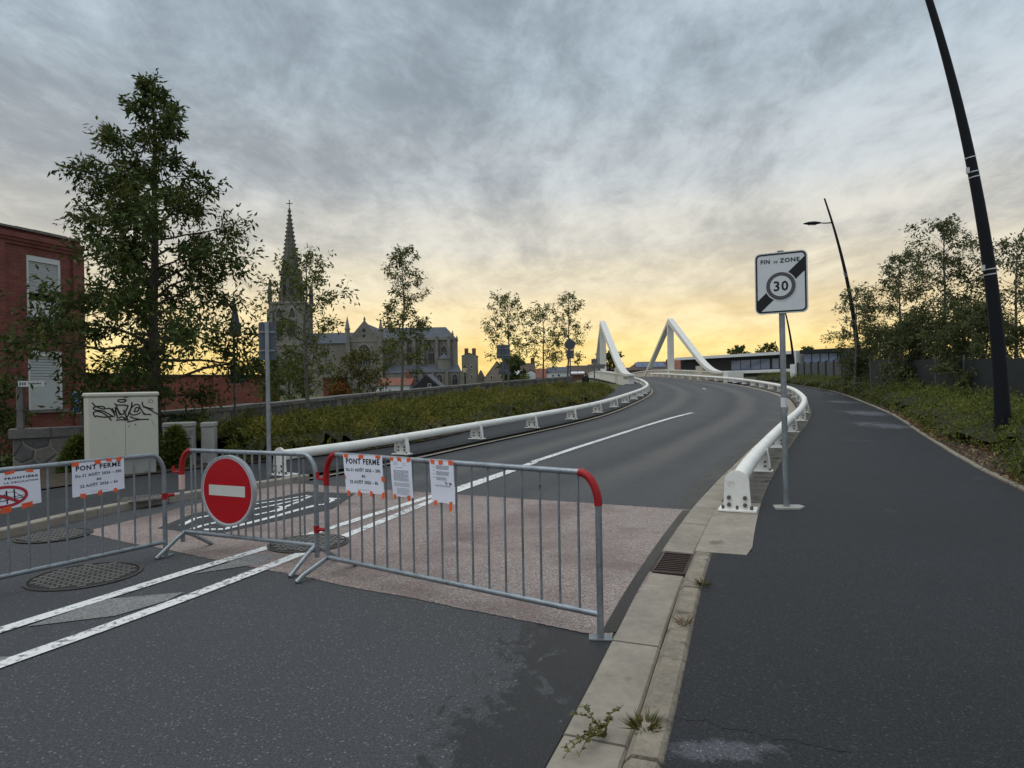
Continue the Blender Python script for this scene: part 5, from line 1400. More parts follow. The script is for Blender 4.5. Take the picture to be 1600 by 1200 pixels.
lamp(1567, 640, 13.0, 11.4, .142, 'thick near lamp post with silver bands rising from the hedge', G(13) + .08, bands=(3.02 + .35, 3.12 + .35, 5.27, 5.37, 5.65))
lamp(1343.5, 590, 34.0, 10.0, .14, 'curved street lamp with flat leaf-shaped head over the hedge', G(34) + .08, bands=(3.6, 3.7, 6.0, 6.1))
lamp(1241, 590, 72.0, 9.6, .155, 'distant street lamp half hidden behind the FIN DE ZONE sign', G(72) - .1, bands=())
# old-style lantern before the church
s_ = empty('lantern_post', 'small old-style lantern on a dark post before the church', 'street lamp')
Yq = 62; q = at(727, 610, Yq); q.z = -.1; zl0, zl1 = at(727, 582, Yq).z, at(727, 571.5, Yq).z
MB().tube([q, Vector((q.x, Yq, zl0))], [.09, .06], 8).build('post', 'lamppost', s_, True)
hl = (zl1 - zl0); 
def frust(c, r0, r1, h, n=6): return MB().tube([c, c + UP * h], [r0, r1], n)
lm = mat('lanternglass', (.65, .52, .38), .3)
frust(Vector((q.x, Yq, zl0)), .14, .27, hl * .7).build('glass', lm, s_)
frust(Vector((q.x, Yq, zl0 + hl * .7 + .003)), .29, .05, hl * .3).build('cap', 'lamppost', s_)
rebase(s_, tuple(q))

# ---------------------------------------------------------------- bridge
br = empty('bridge', 'white steel bridge with two triangular pylons and beige parapets', 'bridge')
def sweep(pts, w, t, side, name, m, parent):
    """rectangular section: w across (along side vector), t thick in the frame plane"""
    side = Vector(side).normalized(); vs = []; fs = []; k = len(pts)
    ws = w if isinstance(w, list) else [w] * k; ts = t if isinstance(t, list) else [t] * k
    for i in range(k):
        d = (pts[min(i + 1, k - 1)] - pts[max(i - 1, 0)]).normalized(); n = side.cross(d).normalized()
        for a, b in ((-1, -1), (1, -1), (1, 1), (-1, 1)): vs.append(pts[i] + side * ws[i] / 2 * a + n * ts[i] / 2 * b)
    for i in range(k - 1):
        for j in range(4): fs.append((i * 4 + j, i * 4 + (j + 1) % 4, (i + 1) * 4 + (j + 1) % 4, (i + 1) * 4 + j))
    fs += [(0, 1, 2, 3), tuple((k - 1) * 4 + j for j in (3, 2, 1, 0))]
    return MB().add(vs, fs).build(name, m, parent)
def bez(ps, n=14):
    out = []
    for i in range(n + 1):
        t = i / n; q = [Vector(p) for p in ps]
        while len(q) > 1: q = [a.lerp(b, t) for a, b in zip(q[:-1], q[1:])]
        out.append(q[0])
    return out
def frame(near, tower, back, ztop, foot=.22):
    n_, t_, b_ = [Vector((*q, 0)) for q in (near, tower, back)]
    ax = (b_ - n_).normalized(); side = Vector((ax.y, -ax.x, 0))
    zt = ztop; T = Vector((t_.x, t_.y, zt)); zd = lambda p: G(p.y)
    ft = n_.lerp(t_, foot); ft.z = zd(ft) + .80; K = ft.lerp(T, .30); e0 = n_ - ax * .2; e0.z = zd(e0) + .84
    leg = bez([e0, e0.lerp(ft, .7), ft, K], 10) + [K.lerp(T, i / 5) for i in range(1, 6)]
    sweep(leg, .66, [.16 + .028 * i for i in range(16)], side, 'front_leg', 'bridgewhite', br)
    sweep([Vector((t_.x, t_.y, zd(t_) - .3)), T - UP * .12], .72, .6, side, 'mast', 'bridgewhite', br)
    bb_ = Vector((b_.x, b_.y, zd(b_) + .2)); sweep([bb_, bb_.lerp(T, .5), T - UP * .02], .6, .4, side, 'back_leg', 'bridgewhite', br)
    m2 = n_.lerp(t_, .36); sweep([Vector((m2.x, m2.y, zd(m2) - .2)), Vector((m2.x, m2.y, zd(m2) + 1.45))], .55, 2.6, side, 'web_plate', 'bridgepanel', br)
    return n_, t_, b_, ax, side
Ln_, Lt_, Lb_ = (10.1, 57), (11.3, 83), (12.35, 99)
Rn_, Rt_, Rb_ = (19.65, 62), (19.9, 84), (20.4, 102)
fl = frame(Ln_, Lt_, Lb_, at(943, 505, 83).z); fr = frame(Rn_, Rt_, Rb_, at(1045, 501, 84).z)
def parapet(pts, h, th, zbot, name, m, nseg, cap='bridgewhite'):
    P_ = []
    for i in range(nseg + 1):
        t = i / nseg * (len(pts) - 1); k = min(int(t), len(pts) - 2); a = Vector(pts[k]); b = Vector(pts[k + 1]); P_.append(a.lerp(b, t - k))
    for a, b in zip(P_[:-1], P_[1:]):
        d = (b - a).normalized(); n = Vector((d.y, -d.x)) * th / 2; a2 = a + d * .02; b2 = b - d * .02
        vs = [];
        for p in (a2, b2):
            g = G(p.y)
            for o, z in ((n, zbot), (n, h), (-n, h), (-n, zbot)): vs.append((p.x + o.x, p.y + o.y, g + z))
        MB().add(vs, FX).build(name, m, br)
    vs = []; k = len(P_)
    for i, p in enumerate(P_):
        d = (P_[min(i + 1, k - 1)] - P_[max(i - 1, 0)]).normalized(); n = Vector((d.y, -d.x)) * (th / 2 + .08); g = G(p.y)
        for o, z in ((n, h + .004), (n, h + .14), (-n, h + .14), (-n, h + .004)): vs.append((p.x + o.x, p.y + o.y, g + z))
    fs = [(i * 4 + j, i * 4 + (j + 1) % 4, (i + 1) * 4 + (j + 1) % 4, (i + 1) * 4 + j) for i in range(k - 1) for j in range(4)] + [(0, 1, 2, 3), tuple((k - 1) * 4 + j for j in (3, 2, 1, 0))]
    MB().add(vs, fs).build('parapet_cap', cap, br)
parapet([Ln_, Lt_, Lb_, (13.0, 112)], .80, .5, -.5, 'parapet_panel', 'bridgewhite', 18)
parapet([(19.45, 60.5), Rn_, Rt_, Rb_, (20.6, 114)], .82, .4, -.5, 'parapet_panel', 'bridgepanel', 16)
MB().box(19.0, 20.4, 59.2, 60.45, G(60) - .3, G(60) + .95).build('end_block', 'bridgewhite', br)
wys_ = ysamp(66, 112, 30)
o = strip('deck', [(XL(y) - 2.2, y) for y in wys_], [(XR(y) + 2.2, y) for y in wys_], -.03, 'concrete', kind=False, parent=br)
# dark tag sprayed on the pier end
zz_ = G(50.5) + .62
nrm = Vector((-1, .05, 0))
for i in range(7):
    p = Vector((9.75 + .02 * i, 50.6 + .45 * i, 0)); d_ = (Vector((11.3, 83, 0)) - Vector((10.1, 57, 0))).normalized()
    a = Vector((10.1, 57, 0)) + d_ * (.25 + i * .42) + Vector((-d_.y, d_.x, 0)) * .257
    w_ = .30; z0 = G(a.y) + .45 + .05 * math.sin(i * 2.1)
    MB().add([(a.x, a.y, z0), (a.x + d_.x * w_, a.y + d_.y * w_, z0 + .06), (a.x + d_.x * w_, a.y + d_.y * w_, z0 + .26), (a.x + d_.x * .1, a.y + d_.y * .1, z0 + .22)], [(0, 1, 2, 3)]).build('graffiti', 'signgrey', br)
rebase(br, (15, 60, G(60)))

# ---------------------------------------------------------------- modern building right of the bridge
mb = empty('modern_building', 'low modern black building framed by white slabs beyond the bridge', 'building')
A_ = at(1105, 570, 98); B_ = at(1245, 570, 85); A3 = Vector((A_.x, A_.y)); D3 = Vector((B_.x - A_.x, B_.y - A_.y)); L3 = D3.length; D3.normalize(); N3 = Vector((D3.y, -D3.x))
if N3.y > 0: N3 = -N3
def m3(s, z, o): q = A3 + D3 * s + N3 * o; return Vector((q.x, q.y, z))
def m3b(s0, s1, z0, z1, o0, o1): return MB().add([m3(s, z, o) for s in (s0, s1) for z, o in ((z0, o1), (z1, o1), (z1, o0), (z0, o0))], FX)
zr1 = at(1245, 548, 85).z; zf0 = at(1243, 581, 85).z; zf1 = at(1243, 576, 85).z
m3b(-6, L3, zr1 - .38, zr1, -9, .6).build('roof_slab', 'modernwhite', mb)
m3b(-6, L3, zf0, zf1, -9, .6).build('floor_slab', 'modernwhite', mb)
m3b(L3 + .003, L3 + .35, zf0 - 1.0, zr1, -9, .6).build('side_frame', 'modernwhite', mb)
m3b(-6, L3 - .005, zf1 + .003, zr1 - .383, -8.8, -.6).build('wall', 'modernblack', mb)
m3b(-6, L3 - .02, -.2, zf0 - .003, -8.8, -.5).build('basement_wall', 'churchdark', mb)
for (u0, u1) in ((1143, 1157), (1158, 1172.5), (1174, 1188), (1189, 1203), (1207, 1217), (1219, 1226)):
    q0 = onplane(u0, 570, A3 + N3 * -.58, D3); q1 = onplane(u1, 570, A3 + N3 * -.58, D3)
    s0 = (Vector((q0.x, q0.y)) - A3).dot(D3); s1 = (Vector((q1.x, q1.y)) - A3).dot(D3)
    m3b(s0, s1, zf1 + .1, zr1 - .85, -.59, -.55).build('window', 'glassblue', mb)
rebase(mb, (A3.x, A3.y, -.2))
mw = empty('modern_building', 'flat-roofed glazed wing with pale sill beside the white frame', 'building')
A3 = Vector((at(1247, 570, 84).x + .6, 84)); B3_ = Vector((at(1322, 570, 80).x, 80)); D3 = (B3_ - A3); L3 = D3.length; D3.normalize(); N3 = Vector((D3.y, -D3.x))
if N3.y > 0: N3 = -N3
zt_ = at(1270, 545.5, 82).z; zw1 = at(1270, 551.5, 82).z; zw0 = at(1270, 566.5, 82).z
m3b(-.2, L3, zw1, zt_, -8, .35).build('roof', 'modernblack', mw)
m3b(0, L3, zw0 + .002, zw1 - .003, -7.8, -.2).build('wall', 'modernblack', mw)
m3b(0, L3, zw0 - .3, zw0, -7.8, .15).build('sill', 'modernwhite', mw)
m3b(0, L3, -.2, zw0 - .303, -7.8, -.1).build('base_wall', 'fencepanel', mw)
w_ = L3 / 5
for i in range(5): m3b(i * w_ + .06, (i + 1) * w_ - .06, zw0 + .05, zw1 - .05, -.19, -.15).build('window', 'glassblue', mw)
rebase(mw, (A3.x, A3.y, -.2))

# grey panel fence with dark posts before it
fe = empty('panel_fence', 'grey panel fence with dark posts beyond the footpath', 'fence')
fa = at(1247, 570, 52); fb_ = at(1330, 570, 44); A3 = Vector((fa.x, fa.y)); D3 = Vector((fb_.x - fa.x, fb_.y - fa.y)); L3 = D3.length; D3.normalize(); N3 = Vector((D3.y, -D3.x))
if N3.y > 0: N3 = -N3
zt_ = at(1265, 567, 50).z; z0_ = .6; k = 7; w_ = L3 / k
for i in range(k + 1): m3b(i * w_ - .07, i * w_ + .07, z0_, zt_ + .08, -.07, .07).build('post', 'fencedark', fe)
for i in range(k): m3b(i * w_ + .075, (i + 1) * w_ - .075, z0_, zt_, -.02, .02).build('panel', 'fencepanel', fe)
m3b(-1.0, -.12, z0_, zt_ - .02, -.2, .2).build('gate_pillar', 'modernwhite', fe)
rebase(fe, (A3.x, A3.y, z0_))
# dark mesh fence behind the right bed
fe = empty('mesh_fence', 'dark screened mesh fence behind the hedge at the thick lamp post', 'fence')
fa = at(1360, 570, 30); fb_ = at(1700, 570, 17); A3 = Vector((fa.x, fa.y)); D3 = Vector((fb_.x - fa.x, fb_.y - fa.y)); L3 = D3.length; D3.normalize(); N3 = Vector((D3.y, -D3.x))
if N3.y > 0: N3 = -N3
k = 7; w_ = L3 / k
for i in range(k + 1):
    q = A3 + D3 * (i * w_); g_ = terrain(q.x, q.y); MB().tube([Vector((q.x, q.y, g_)), Vector((q.x, q.y, g_ + 2.05))], .03, 8).build('post', 'galv_dark', fe, True)
for i in range(k):
    q = A3 + D3 * ((i + .5) * w_); g_ = terrain(q.x, q.y)
    pn = m3b(i * w_ + .04, (i + 1) * w_ - .04, g_ + .05, g_ + 1.9, -.012, .012).build('screen_panel', 'fencedark', fe)
    wr = MB()
    for z in np.arange(.2, 1.95, .2): wr.tube([m3(i * w_ + .03, g_ + z, .02), m3((i + 1) * w_ - .03, g_ + z, .02)], .005, 4)
    for s in np.arange(.15, w_ - .1, .25): wr.tube([m3(i * w_ + s, g_ + .05, .026), m3(i * w_ + s, g_ + 1.95, .026)], .004, 4)
    wr.build('wire_mesh', 'galv_dark', pn)
rebase(fe, (A3.x, A3.y, terrain(A3.x, A3.y)))

# ---------------------------------------------------------------- church
CY = 160.0
ch = empty('church', 'large grey stone gothic church with tall crocketed spire', 'church')
def X_(u, Y=CY): return at(u, 600, Y).x
def Z_(v, u=560, Y=CY): return at(u, v, Y).z
zg = -.1
def cbox(x0, x1, y0, y1, z0, z1, name, m='churchstone', par=None): return MB().box(x0, x1, y0, y1, z0, z1).build(name, m, par or ch)
def gable_roof(x0, x1, y0, y1, ze, zr, name, along='x', m='slate', hip0=0, hip1=0, par=None):
    if along == 'x':
        ym = (y0 + y1) / 2
        vs = [(x0, y0, ze), (x1, y0, ze), (x1, y1, ze), (x0, y1, ze), (x0 + hip0, ym, zr), (x1 - hip1, ym, zr)]
        fs = [(0, 1, 5, 4), (2, 3, 4, 5), (0, 4, 3), (1, 2, 5), (0, 3, 2, 1)]
    else:
        xm = (x0 + x1) / 2
        vs = [(x0, y0, ze), (x1, y0, ze), (x1, y1, ze), (x0, y1, ze), (xm, y0 + hip0, zr), (xm, y1 - hip1, zr)]
        fs = [(0, 1, 4), (1, 2, 5, 4), (2, 3, 5), (3, 0, 4, 5), (0, 3, 2, 1)]
    return MB().add(vs, fs).build(name, m, par or ch)
def spirelet(x, y, z0, z1, r, name='pinnacle', m='churchstone', n=8):
    zm = z0 + (z1 - z0) * .45
    MB().tube([Vector((x, y, z0)), Vector((x, y, zm))], r, n).tube([Vector((x, y, zm)), Vector((x, y, zm + .12))], r * 1.35, n).tube([Vector((x, y, zm + .12)), Vector((x, y, z1))], [r * 1.05, .03], n).build(name, m, ch)
def pointed(cx, z0, w, h, y, name='window', m='winglass', par=None, mull=3, frame_=True):
    """lancet window facing the camera with stone tracery"""
    def outline(k, ww, hh, zb):
        pts = [(cx - ww / 2, zb), (cx + ww / 2, zb)]; zs = zb + hh * .55; ha = hh * .45
        for i in range(7):
            t = i / 6; pts.append((cx + ww / 2 * (1 - t ** 1.6), zs + ha * math.sin(t * math.pi / 2)))
        for i in range(5, -1, -1):
            t = i / 6; pts.append((cx - ww / 2 * (1 - t ** 1.6), zs + ha * math.sin(t * math.pi / 2)))
        return pts
    f = MB().prism([Vector((x, y - .16, z)) for x, z in outline(0, w * 1.28, h * 1.12, z0 - h * .03)], (0, .15, 0)).build(name, 'tracery', par or ch)
    MB().prism([Vector((x, y - .19, z)) for x, z in outline(0, w, h, z0)], (0, .025, 0)).build('glazing', m, f)
    t = MB()
    for i in range(mull):
        x = cx - w / 2 + w * (i + 1) / (mull + 1); t.box(x - w * .025, x + w * .025, y - .26, y - .195, z0, z0 + h * (.62 + .2 * (1 - abs(2 * (i + 1) / (mull + 1) - 1))))
    t.box(cx - w * .48, cx + w * .48, y - .25, y - .196, z0 + h * .56, z0 + h * .60)
    if w > 1.2:
        for ccx, ccz, r in ((cx - w * .22, z0 + h * .68, w * .15), (cx + w * .22, z0 + h * .68, w * .15), (cx, z0 + h * .83, w * .14)):
            ring = [Vector((ccx + r * math.cos(a), y - .225, ccz + r * math.sin(a))) for a in np.linspace(0, 2 * math.pi, 13)]
            t.tube(ring, w * .022, 4, False)
    t.build('tracery', 'tracery', f)
# tower and spire
tx0, tx1 = X_(431), X_(483); tw = tx1 - tx0; ty0 = CY - tw / 2; ty1 = CY + tw / 2; tcx = (tx0 + tx1) / 2
zt0 = Z_(474, 455); zdrum = Z_(427, 455); ztip = Z_(328, 455); zcross = Z_(312, 455)
tw_ = cbox(tx0, tx1, ty0, ty1, zg, zt0, 'tower')
for v in (540, 500, 476):
    z = Z_(v, 455); cbox(tx0 - .2, tx1 + .2, ty0 - .2, ty1 + .2, z - .2, z + .2, 'string_course', 'tracery', tw_)
for sx in (tx0 - .05, tx1 - .95):
    cbox(sx - .15, sx + 1.15, ty0 - .7, ty0 - .003, zg, Z_(486, 455), 'buttress', 'churchstone', tw_)
for k in (-1, 1):
    pointed(tcx + k * tw * .19, Z_(528, 455), tw * .19, Z_(484, 455) - Z_(528, 455), ty0, mull=1, par=tw_)
r8 = tw * .30
MB().tube([Vector((tcx, CY, zt0)), Vector((tcx, CY, zdrum))], r8, 8).build('belfry_drum', 'churchdark', ch)
MB().tube([Vector((tcx, CY, zdrum - .5)), Vector((tcx, CY, zdrum + .35))], r8 * 1.16, 8).build('parapet_ring', 'churchdark', ch)
for i in range(8):
    a = i * math.pi / 4 + math.pi / 8
    q = Vector((tcx + math.cos(a) * r8 * .93, CY + math.sin(a) * r8 * .93, 0)); w = .42
    Mq = rotz(a + math.pi / 2, (q.x, q.y, 0))
    MB().box(-w, w, -.06, .06, zt0 + 1.6, zdrum - 1.4, Mq).build('louvre', 'winglass', ch)
rs0 = r8 * .86
sp = MB().tube([Vector((tcx, CY, zdrum + .35)), Vector((tcx, CY, ztip))], [rs0, .16], 8).build('spire', 'churchdark', ch)
n_c = 15; cb_ = MB()
for i in range(8):
    a = 2 * math.pi * i / 8
    # match tube vertex directions: crockets along each hip
    for j in range(n_c):
        t = (j + .6) / n_c; rr_c = rs0 + (.16 - rs0) * t; z = zdrum + .35 + (ztip - zdrum - .35) * t
        cb_.box(-.13, .13, -.05, .34 * (1 - .4 * t), -.10, .16, Matrix.Translation((tcx + math.cos(a) * rr_c * .97, CY + math.sin(a) * rr_c * .97, z)) @ Matrix.Rotation(a - math.pi / 2, 4, 'Z'))
tag(cb_.build('crockets', 'churchdark', sp), kind='stuff')
MB().tube([Vector((tcx, CY, ztip - .1)), Vector((tcx, CY, ztip + .45))], [.30, .18], 8).build('finial', 'churchdark', sp)
cx_ = MB().box(tcx - .09, tcx + .09, CY - .06, CY + .06, ztip + .4, zcross); zc_ = ztip + .4 + (zcross - ztip - .4) * .55
cx_.box(tcx - .75, tcx + .75, CY - .061, CY + .061, zc_ - .09, zc_ + .09); cx_.build('cross', 'churchdark', sp)
for sx, sy in ((tx0 + .25, ty0 + .25), (tx1 - .25, ty0 + .25), (tx0 + .25, ty1 - .25), (tx1 - .25, ty1 - .25)):
    spirelet(sx, sy, zt0 - .5, Z_(437, 455), .55, m='churchdark')
# nave
nx0, nx1 = tx1 - .5, X_(715); ny0, ny1 = CY - 5.0, CY + 7
ze = Z_(538, 560); zrd = Z_(519, 560)
cbox(nx0, X_(560), ny0, ny1, zg, ze, 'nave_wall'); gable_roof(nx0, X_(640), ny0 - .3, ny1 + .3, ze + .003, zrd, 'nave_roof')
# transept with gable front
gx0, gx1 = X_(557), X_(610); gy0 = CY - 9
zge = Z_(537, 585); zgp = Z_(506, 584); gxm = (gx0 + gx1) / 2
MB().prism([Vector((gx0, gy0, zg)), Vector((gx1, gy0, zg)), Vector((gx1, gy0, zge)), Vector((gxm, gy0, zgp)), Vector((gx0, gy0, zge))], (0, .9, 0)).build('transept_front', 'churchstone', ch)
cbox(gx0 + .3, gx1 - .3, gy0 + .905, CY + 8, zg, zge - .5, 'transept_wall')
gable_roof(gx0 + .1, gx1 - .1, gy0 + .905, CY + 9, zge - .45, zgp - .5, 'transept_roof', 'y')
for x in (gx0, gx1 - .8): cbox(x - .1, x + .9, gy0 - .7, gy0 - .003, zg, zge + .3, 'buttress')
spirelet(gx0 + .3, gy0 - .2, zge + .3, Z_(500, 552), .55); spirelet(gx1 - .3, gy0 - .2, zge + .3, Z_(504, 604), .5)
spirelet(gxm, gy0 + .4, zgp - .3, Z_(500, 575), .22)
pointed(gxm - .1, Z_(572, 575), 2.85, Z_(542, 575) - Z_(572, 575), gy0, mull=4)
for (v, r) in ((521, .42), (529, .34)):
    c_ = Vector((gxm - .1, gy0 - .03, Z_(v, 578))); MB().prism([c_ + Vector((math.cos(a) * r, 0, math.sin(a) * r)) for a in np.linspace(0, 2 * math.pi, 13)[:-1]], (0, .02, 0)).build('oculus', 'winglass', ch)
cbox(gx0 + .9, gx1 - .9, gy0 - .12, gy0 - .003, zge - .1, zge + .12, 'string_course', 'tracery')
# choir
qx0, qx1 = gx1 - .4, X_(713); qy0, qy1 = CY - 5.5, CY + 6
zq = Z_(531, 690); zqr = Z_(511, 690)
cbox(qx0, qx1, qy0, qy1, zg, zq, 'choir_wall'); gable_roof(qx0 - 3, qx1 + .3, qy0 - .3, qy1 + .3, zq + .003, zqr, 'choir_roof', 'x', 'slate', 0, 2.6)
cbox(qx0, qx1 + .35, qy0 - .35, qy0 - .003, zq - .4, zq + .25, 'parapet', 'tracery')
for u in (641, 654, 667, 688, 706):
    x = X_(u); cbox(x - .35, x + .35, qy0 - 1.3, qy0 - .36, zg, zq - .6, 'buttress'); spirelet(x, qy0 - .8, zq - .6, Z_(524, 690) + .2 * (u % 3), .25)
for u in (647, 661, 679, 698): pointed(X_(u), Z_(566, 690), 1.35, Z_(543, 690) - Z_(566, 690), qy0, mull=2)
spirelet(qx1 - .2, qy0 - .3, zq, Z_(519, 714), .26); spirelet(qx1 - .2, qy1, zq, Z_(521, 714), .26)
# low ambulatory chapels in front of the choir
zc1 = Z_(583, 680); ay0 = CY - 10
cbox(qx0 + 1, X_(724), ay0, qy0 - 1.31, zg, zc1, 'chapel_wall')
MB().add([(qx0 + 1, ay0 - .2, zc1 + .003), (X_(724) + .2, ay0 - .2, zc1 + .003), (X_(720), qy0 - 1.31, Z_(571, 690)), (qx0 + 1, qy0 - 1.31, Z_(571, 690)), (qx0 + 1, qy0 - 1.31, zc1 + .003), (X_(724) + .2, qy0 - 1.31, zc1 + .003)], [(0, 1, 2, 3), (1, 5, 2), (0, 3, 4), (0, 4, 5, 1), (4, 3, 2, 5)]).build('chapel_roof', 'slate', ch)
for u in (650, 668, 687, 711): pointed(X_(u, ay0), Z_(600, 700, ay0), 1.15, Z_(585, 700, ay0) - Z_(600, 700, ay0), ay0, mull=1)
for u in (641, 659, 677, 699, 722): x = X_(u, ay0); cbox(x - .3, x + .3, ay0 - .8, ay0 - .003, zg, zc1 + .2, 'buttress')
for k_, u in enumerate((700, 690)):
    x = X_(u); z = Z_(563, 690)
    MB().tube([Vector((x, ay0 + 2.2, zc1)), Vector((x, ay0 + 2.2, z))], [1.55, 1.5], 10).build('apse_drum', 'churchstone', ch) if k_ == 0 else None
    if k_ == 0: MB().tube([Vector((x, ay0 + 2.2, z)), Vector((x, ay0 + 2.2, z + 1.3))], [1.7, .05], 10).build('apse_roof', 'slate', ch)
rebase(ch, (tcx, CY, zg))

# ---------------------------------------------------------------- houses far behind
def house(label, u0, u1, ve, vr, Y, depth=8, roof='rooftile', wall='housebrick', along='x', chim=(), wins=(), group='houses beyond the wall and the bridge', hip=(0, 0), z0=-.1, solar=None, sky_=None):
    h = empty('house', label, 'house', group); x0, x1 = at(u0, 600, Y).x, at(u1, 600, Y).x; um = (u0 + u1) / 2
    ze_, zr_ = at(um, ve, Y).z, at(um, vr, Y).z
    if along == 'x': MB().box(x0, x1, Y, Y + depth, z0, ze_).build('wall', wall, h)
    else:
        xm = (x0 + x1) / 2
        MB().prism([Vector((x0, Y, z0)), Vector((x1, Y, z0)), Vector((x1, Y, ze_)), Vector((xm, Y, zr_ - .25)), Vector((x0, Y, ze_))], (0, depth, 0)).build('wall', wall, h)
    rf = gable_roof(x0 - .2, x1 + .2, Y - .25 if along == 'x' else Y + .02, Y + depth + .2, ze_ + .003, zr_, 'roof', along, roof, hip[0], hip[1], par=h)
    for u in chim:
        x = at(u, 600, Y).x; MB().box(x - .35, x + .35, Y + depth / 2 - .35, Y + depth / 2 + .35, ze_, zr_ + .95).build('chimney', 'housebrick', h)
    for (wu, wv, ww, wh) in wins:
        c_ = at(wu, wv, Y); w = ww / F * Y; hh = wh / F * Y
        wf = MB().box(c_.x - w / 2, c_.x + w / 2, Y - .06, Y - .003, c_.z - hh / 2, c_.z + hh / 2).build('window', 'windowwhite', h)
        MB().box(c_.x - w * .38, c_.x + w * .38, Y - .075, Y - .063, c_.z - hh * .40, c_.z + hh * .40).build('pane', 'winglass', wf)
    def roof_panel(u_, s0, s1, w, name, m):
        ym = Y + depth / 2; pts = []
        x = at(u_, 600, Y).x
        for dx, s in ((-w / 2, s0), (w / 2, s0), (w / 2, s1), (-w / 2, s1)):
            y_ = Y - .25 + (ym - Y + .25) * s; z_ = ze_ + (zr_ - ze_) * s; pts.append(Vector((x + dx, y_, z_ + .05)))
        MB().prism(pts, (0, 0, .06)).build(name, m, rf)
    for (u_, s0, s1, w) in (solar or ()): roof_panel(u_, s0, s1, w, 'solar_panel', 'solar')
    for (u_, s0, s1, w) in (sky_ or ()): roof_panel(u_, s0, s1, w, 'skylight', 'housewhite')
    rebase(h, ((x0 + x1) / 2, Y, z0)); return h
house('tall narrow stepped stone house with two chimneys beside the church', 722, 745, 556, 551, 125, 6, 'slate', 'churchstone', 'y', (728, 740), ((728, 575, 3, 6), (737, 573, 3, 6), (737, 588, 3, 6)))
house('brown house with steep gable and long roof right of church', 757, 797, 592, 563.5, 118, 12, 'roofbrown', 'housewall', 'y', (), ((768, 590, 3, 6), (783, 590, 3, 6)))
house('long brown-roofed house with white dormer gable', 776, 836, 588, 566.5, 121, 9, 'roofbrown', 'housewall', 'x', (834,), (), sky_=((802, .10, .4, .9), (809, .10, .4, .9), (816, .10, .4, .9)))
house('small white-gabled extension against the brown-roofed house', 823, 837, 583, 577, 117, 4, 'roofbrown', 'housewhite', 'y')
house('low orange-roofed house between the brown roof and white house', 837, 862, 590, 575, 130, 8, 'rooftile', 'housebrick', 'x')
house('white rendered house with dark slate roof behind the wall', 859, 891, 581, 572.5, 110, 8, 'slate', 'housewhite', 'x', (), ((864, 587, 3.2, 3.5), (873, 586.5, 4, 4)))
house('row house with red-brown roof near the direction boards', 890, 928, 586, 570, 122, 9, 'roofbrown', 'housebrick', 'x', (), (), sky_=((898, .12, .3, 1.2), (909, .12, .3, 1.2)))
house('dark red house seen between the two bridge pylons', 925, 992, 584, 574, 150, 9, 'roofbrown', 'housebrick', 'x', (965,))
house('brown-roofed house carrying solar panels seen through the right pylon', 990, 1046, 578, 564, 140, 10, 'roofbrown', 'housebrick', 'x', (), (), solar=tuple((u, .30, .85, 1.5) for u in (1003, 1015, 1026, 1038)), hip=(2, 0))
house('red-tiled house with one chimney behind the right pylon', 1052, 1100, 577, 559.5, 140, 10, 'rooftile', 'housebrick', 'x', (1056,))
house('low red-tiled cottage in front of the church choir', 588, 640, 602, 590, 95, 6, 'rooftile', 'housewhite', 'x', (634,))
house('dark slate-gabled cottage in front of the church chapels', 644, 688, 606, 584, 92, 7, 'slate', 'modernblack', 'y', (), ((671, 602, 5, 5),))
house('low grey shed roof between the stone house and brown gable', 742, 760, 600, 578, 140, 6, 'slate', 'churchdark', 'y')
# trees far behind
def far_tree(u, vt, vb, Y, w, label, seed):
    p = at(u, vb, Y); z = -.1
    tree(label, (p.x, Y, z), at(u, vt, Y).z - z, .2, .3, interp([0, .3, .7, 1], [w * .8, w, w * .9, w * .3]), 30, 12, 6, (.55, .3), 'leaf_oak', 'trees far behind the roofs', seed, .6, .3, 'bark')
far_tree(953, 553, 590, 128, 2.4, 'dark tree showing between the legs of the left pylon', 61)
far_tree(1156, 544, 580, 130, 2.2, 'small round dark tree above the white flat roof', 62)
far_tree(1200, 541, 580, 135, 2.6, 'ragged dark tree above the white flat roof by the sign', 63)
far_tree(1262, 544, 580, 120, 1.6, 'small dark treetop above the glazed wing', 64)
far_tree(801, 560, 590, 112, 2.0, 'dark bushy tree at the foot of the brown house roof', 65)

# ---------------------------------------------------------------- person on the path by the bridge
per = empty('person', 'person in dark jacket walking on the path behind the hedge', 'person')
Yq = 50.5; q = at(915, 600, Yq); zh = at(915, 582, Yq).z; zf = terrain(q.x, Yq); sc = (zh - zf) / 1.74
bm_v = [(0, 0, .95), (0, 0, 1.18), (0, .01, 1.42), (0, .01, 1.52), (0, -.01, 1.63), (0, 0, 1.72),
        (.10, 0, .90), (.11, -.08, .50), (.11, .02, .06), (.11, -.14, .03), (-.10, 0, .90), (-.11, .12, .50), (-.10, .26, .08), (-.10, .12, .03),
        (.20, .01, 1.40), (.26, .06, 1.12), (.25, -.06, .88), (.25, -.10, .78), (-.20, .01, 1.40), (-.26, -.04, 1.12), (-.25, -.16, .90), (-.25, -.20, .80)]
bm_e = [(0, 1), (1, 2), (2, 3), (3, 4), (4, 5), (0, 6), (6, 7), (7, 8), (8, 9), (0, 10), (10, 11), (11, 12), (12, 13), (2, 14), (14, 15), (15, 16), (16, 17), (2, 18), (18, 19), (19, 20), (20, 21)]
rad_ = [.16, .17, .17, .06, .095, .08, .095, .065, .045, .04, .095, .065, .045, .04, .075, .055, .042, .035, .075, .055, .042, .035]
me = bpy.data.meshes.new('body'); me.from_pydata([(x * sc, y * sc, z * sc) for x, y, z in bm_v], bm_e, []); me.update()
ob = bpy.data.objects.new('body', me); C.objects.link(ob)
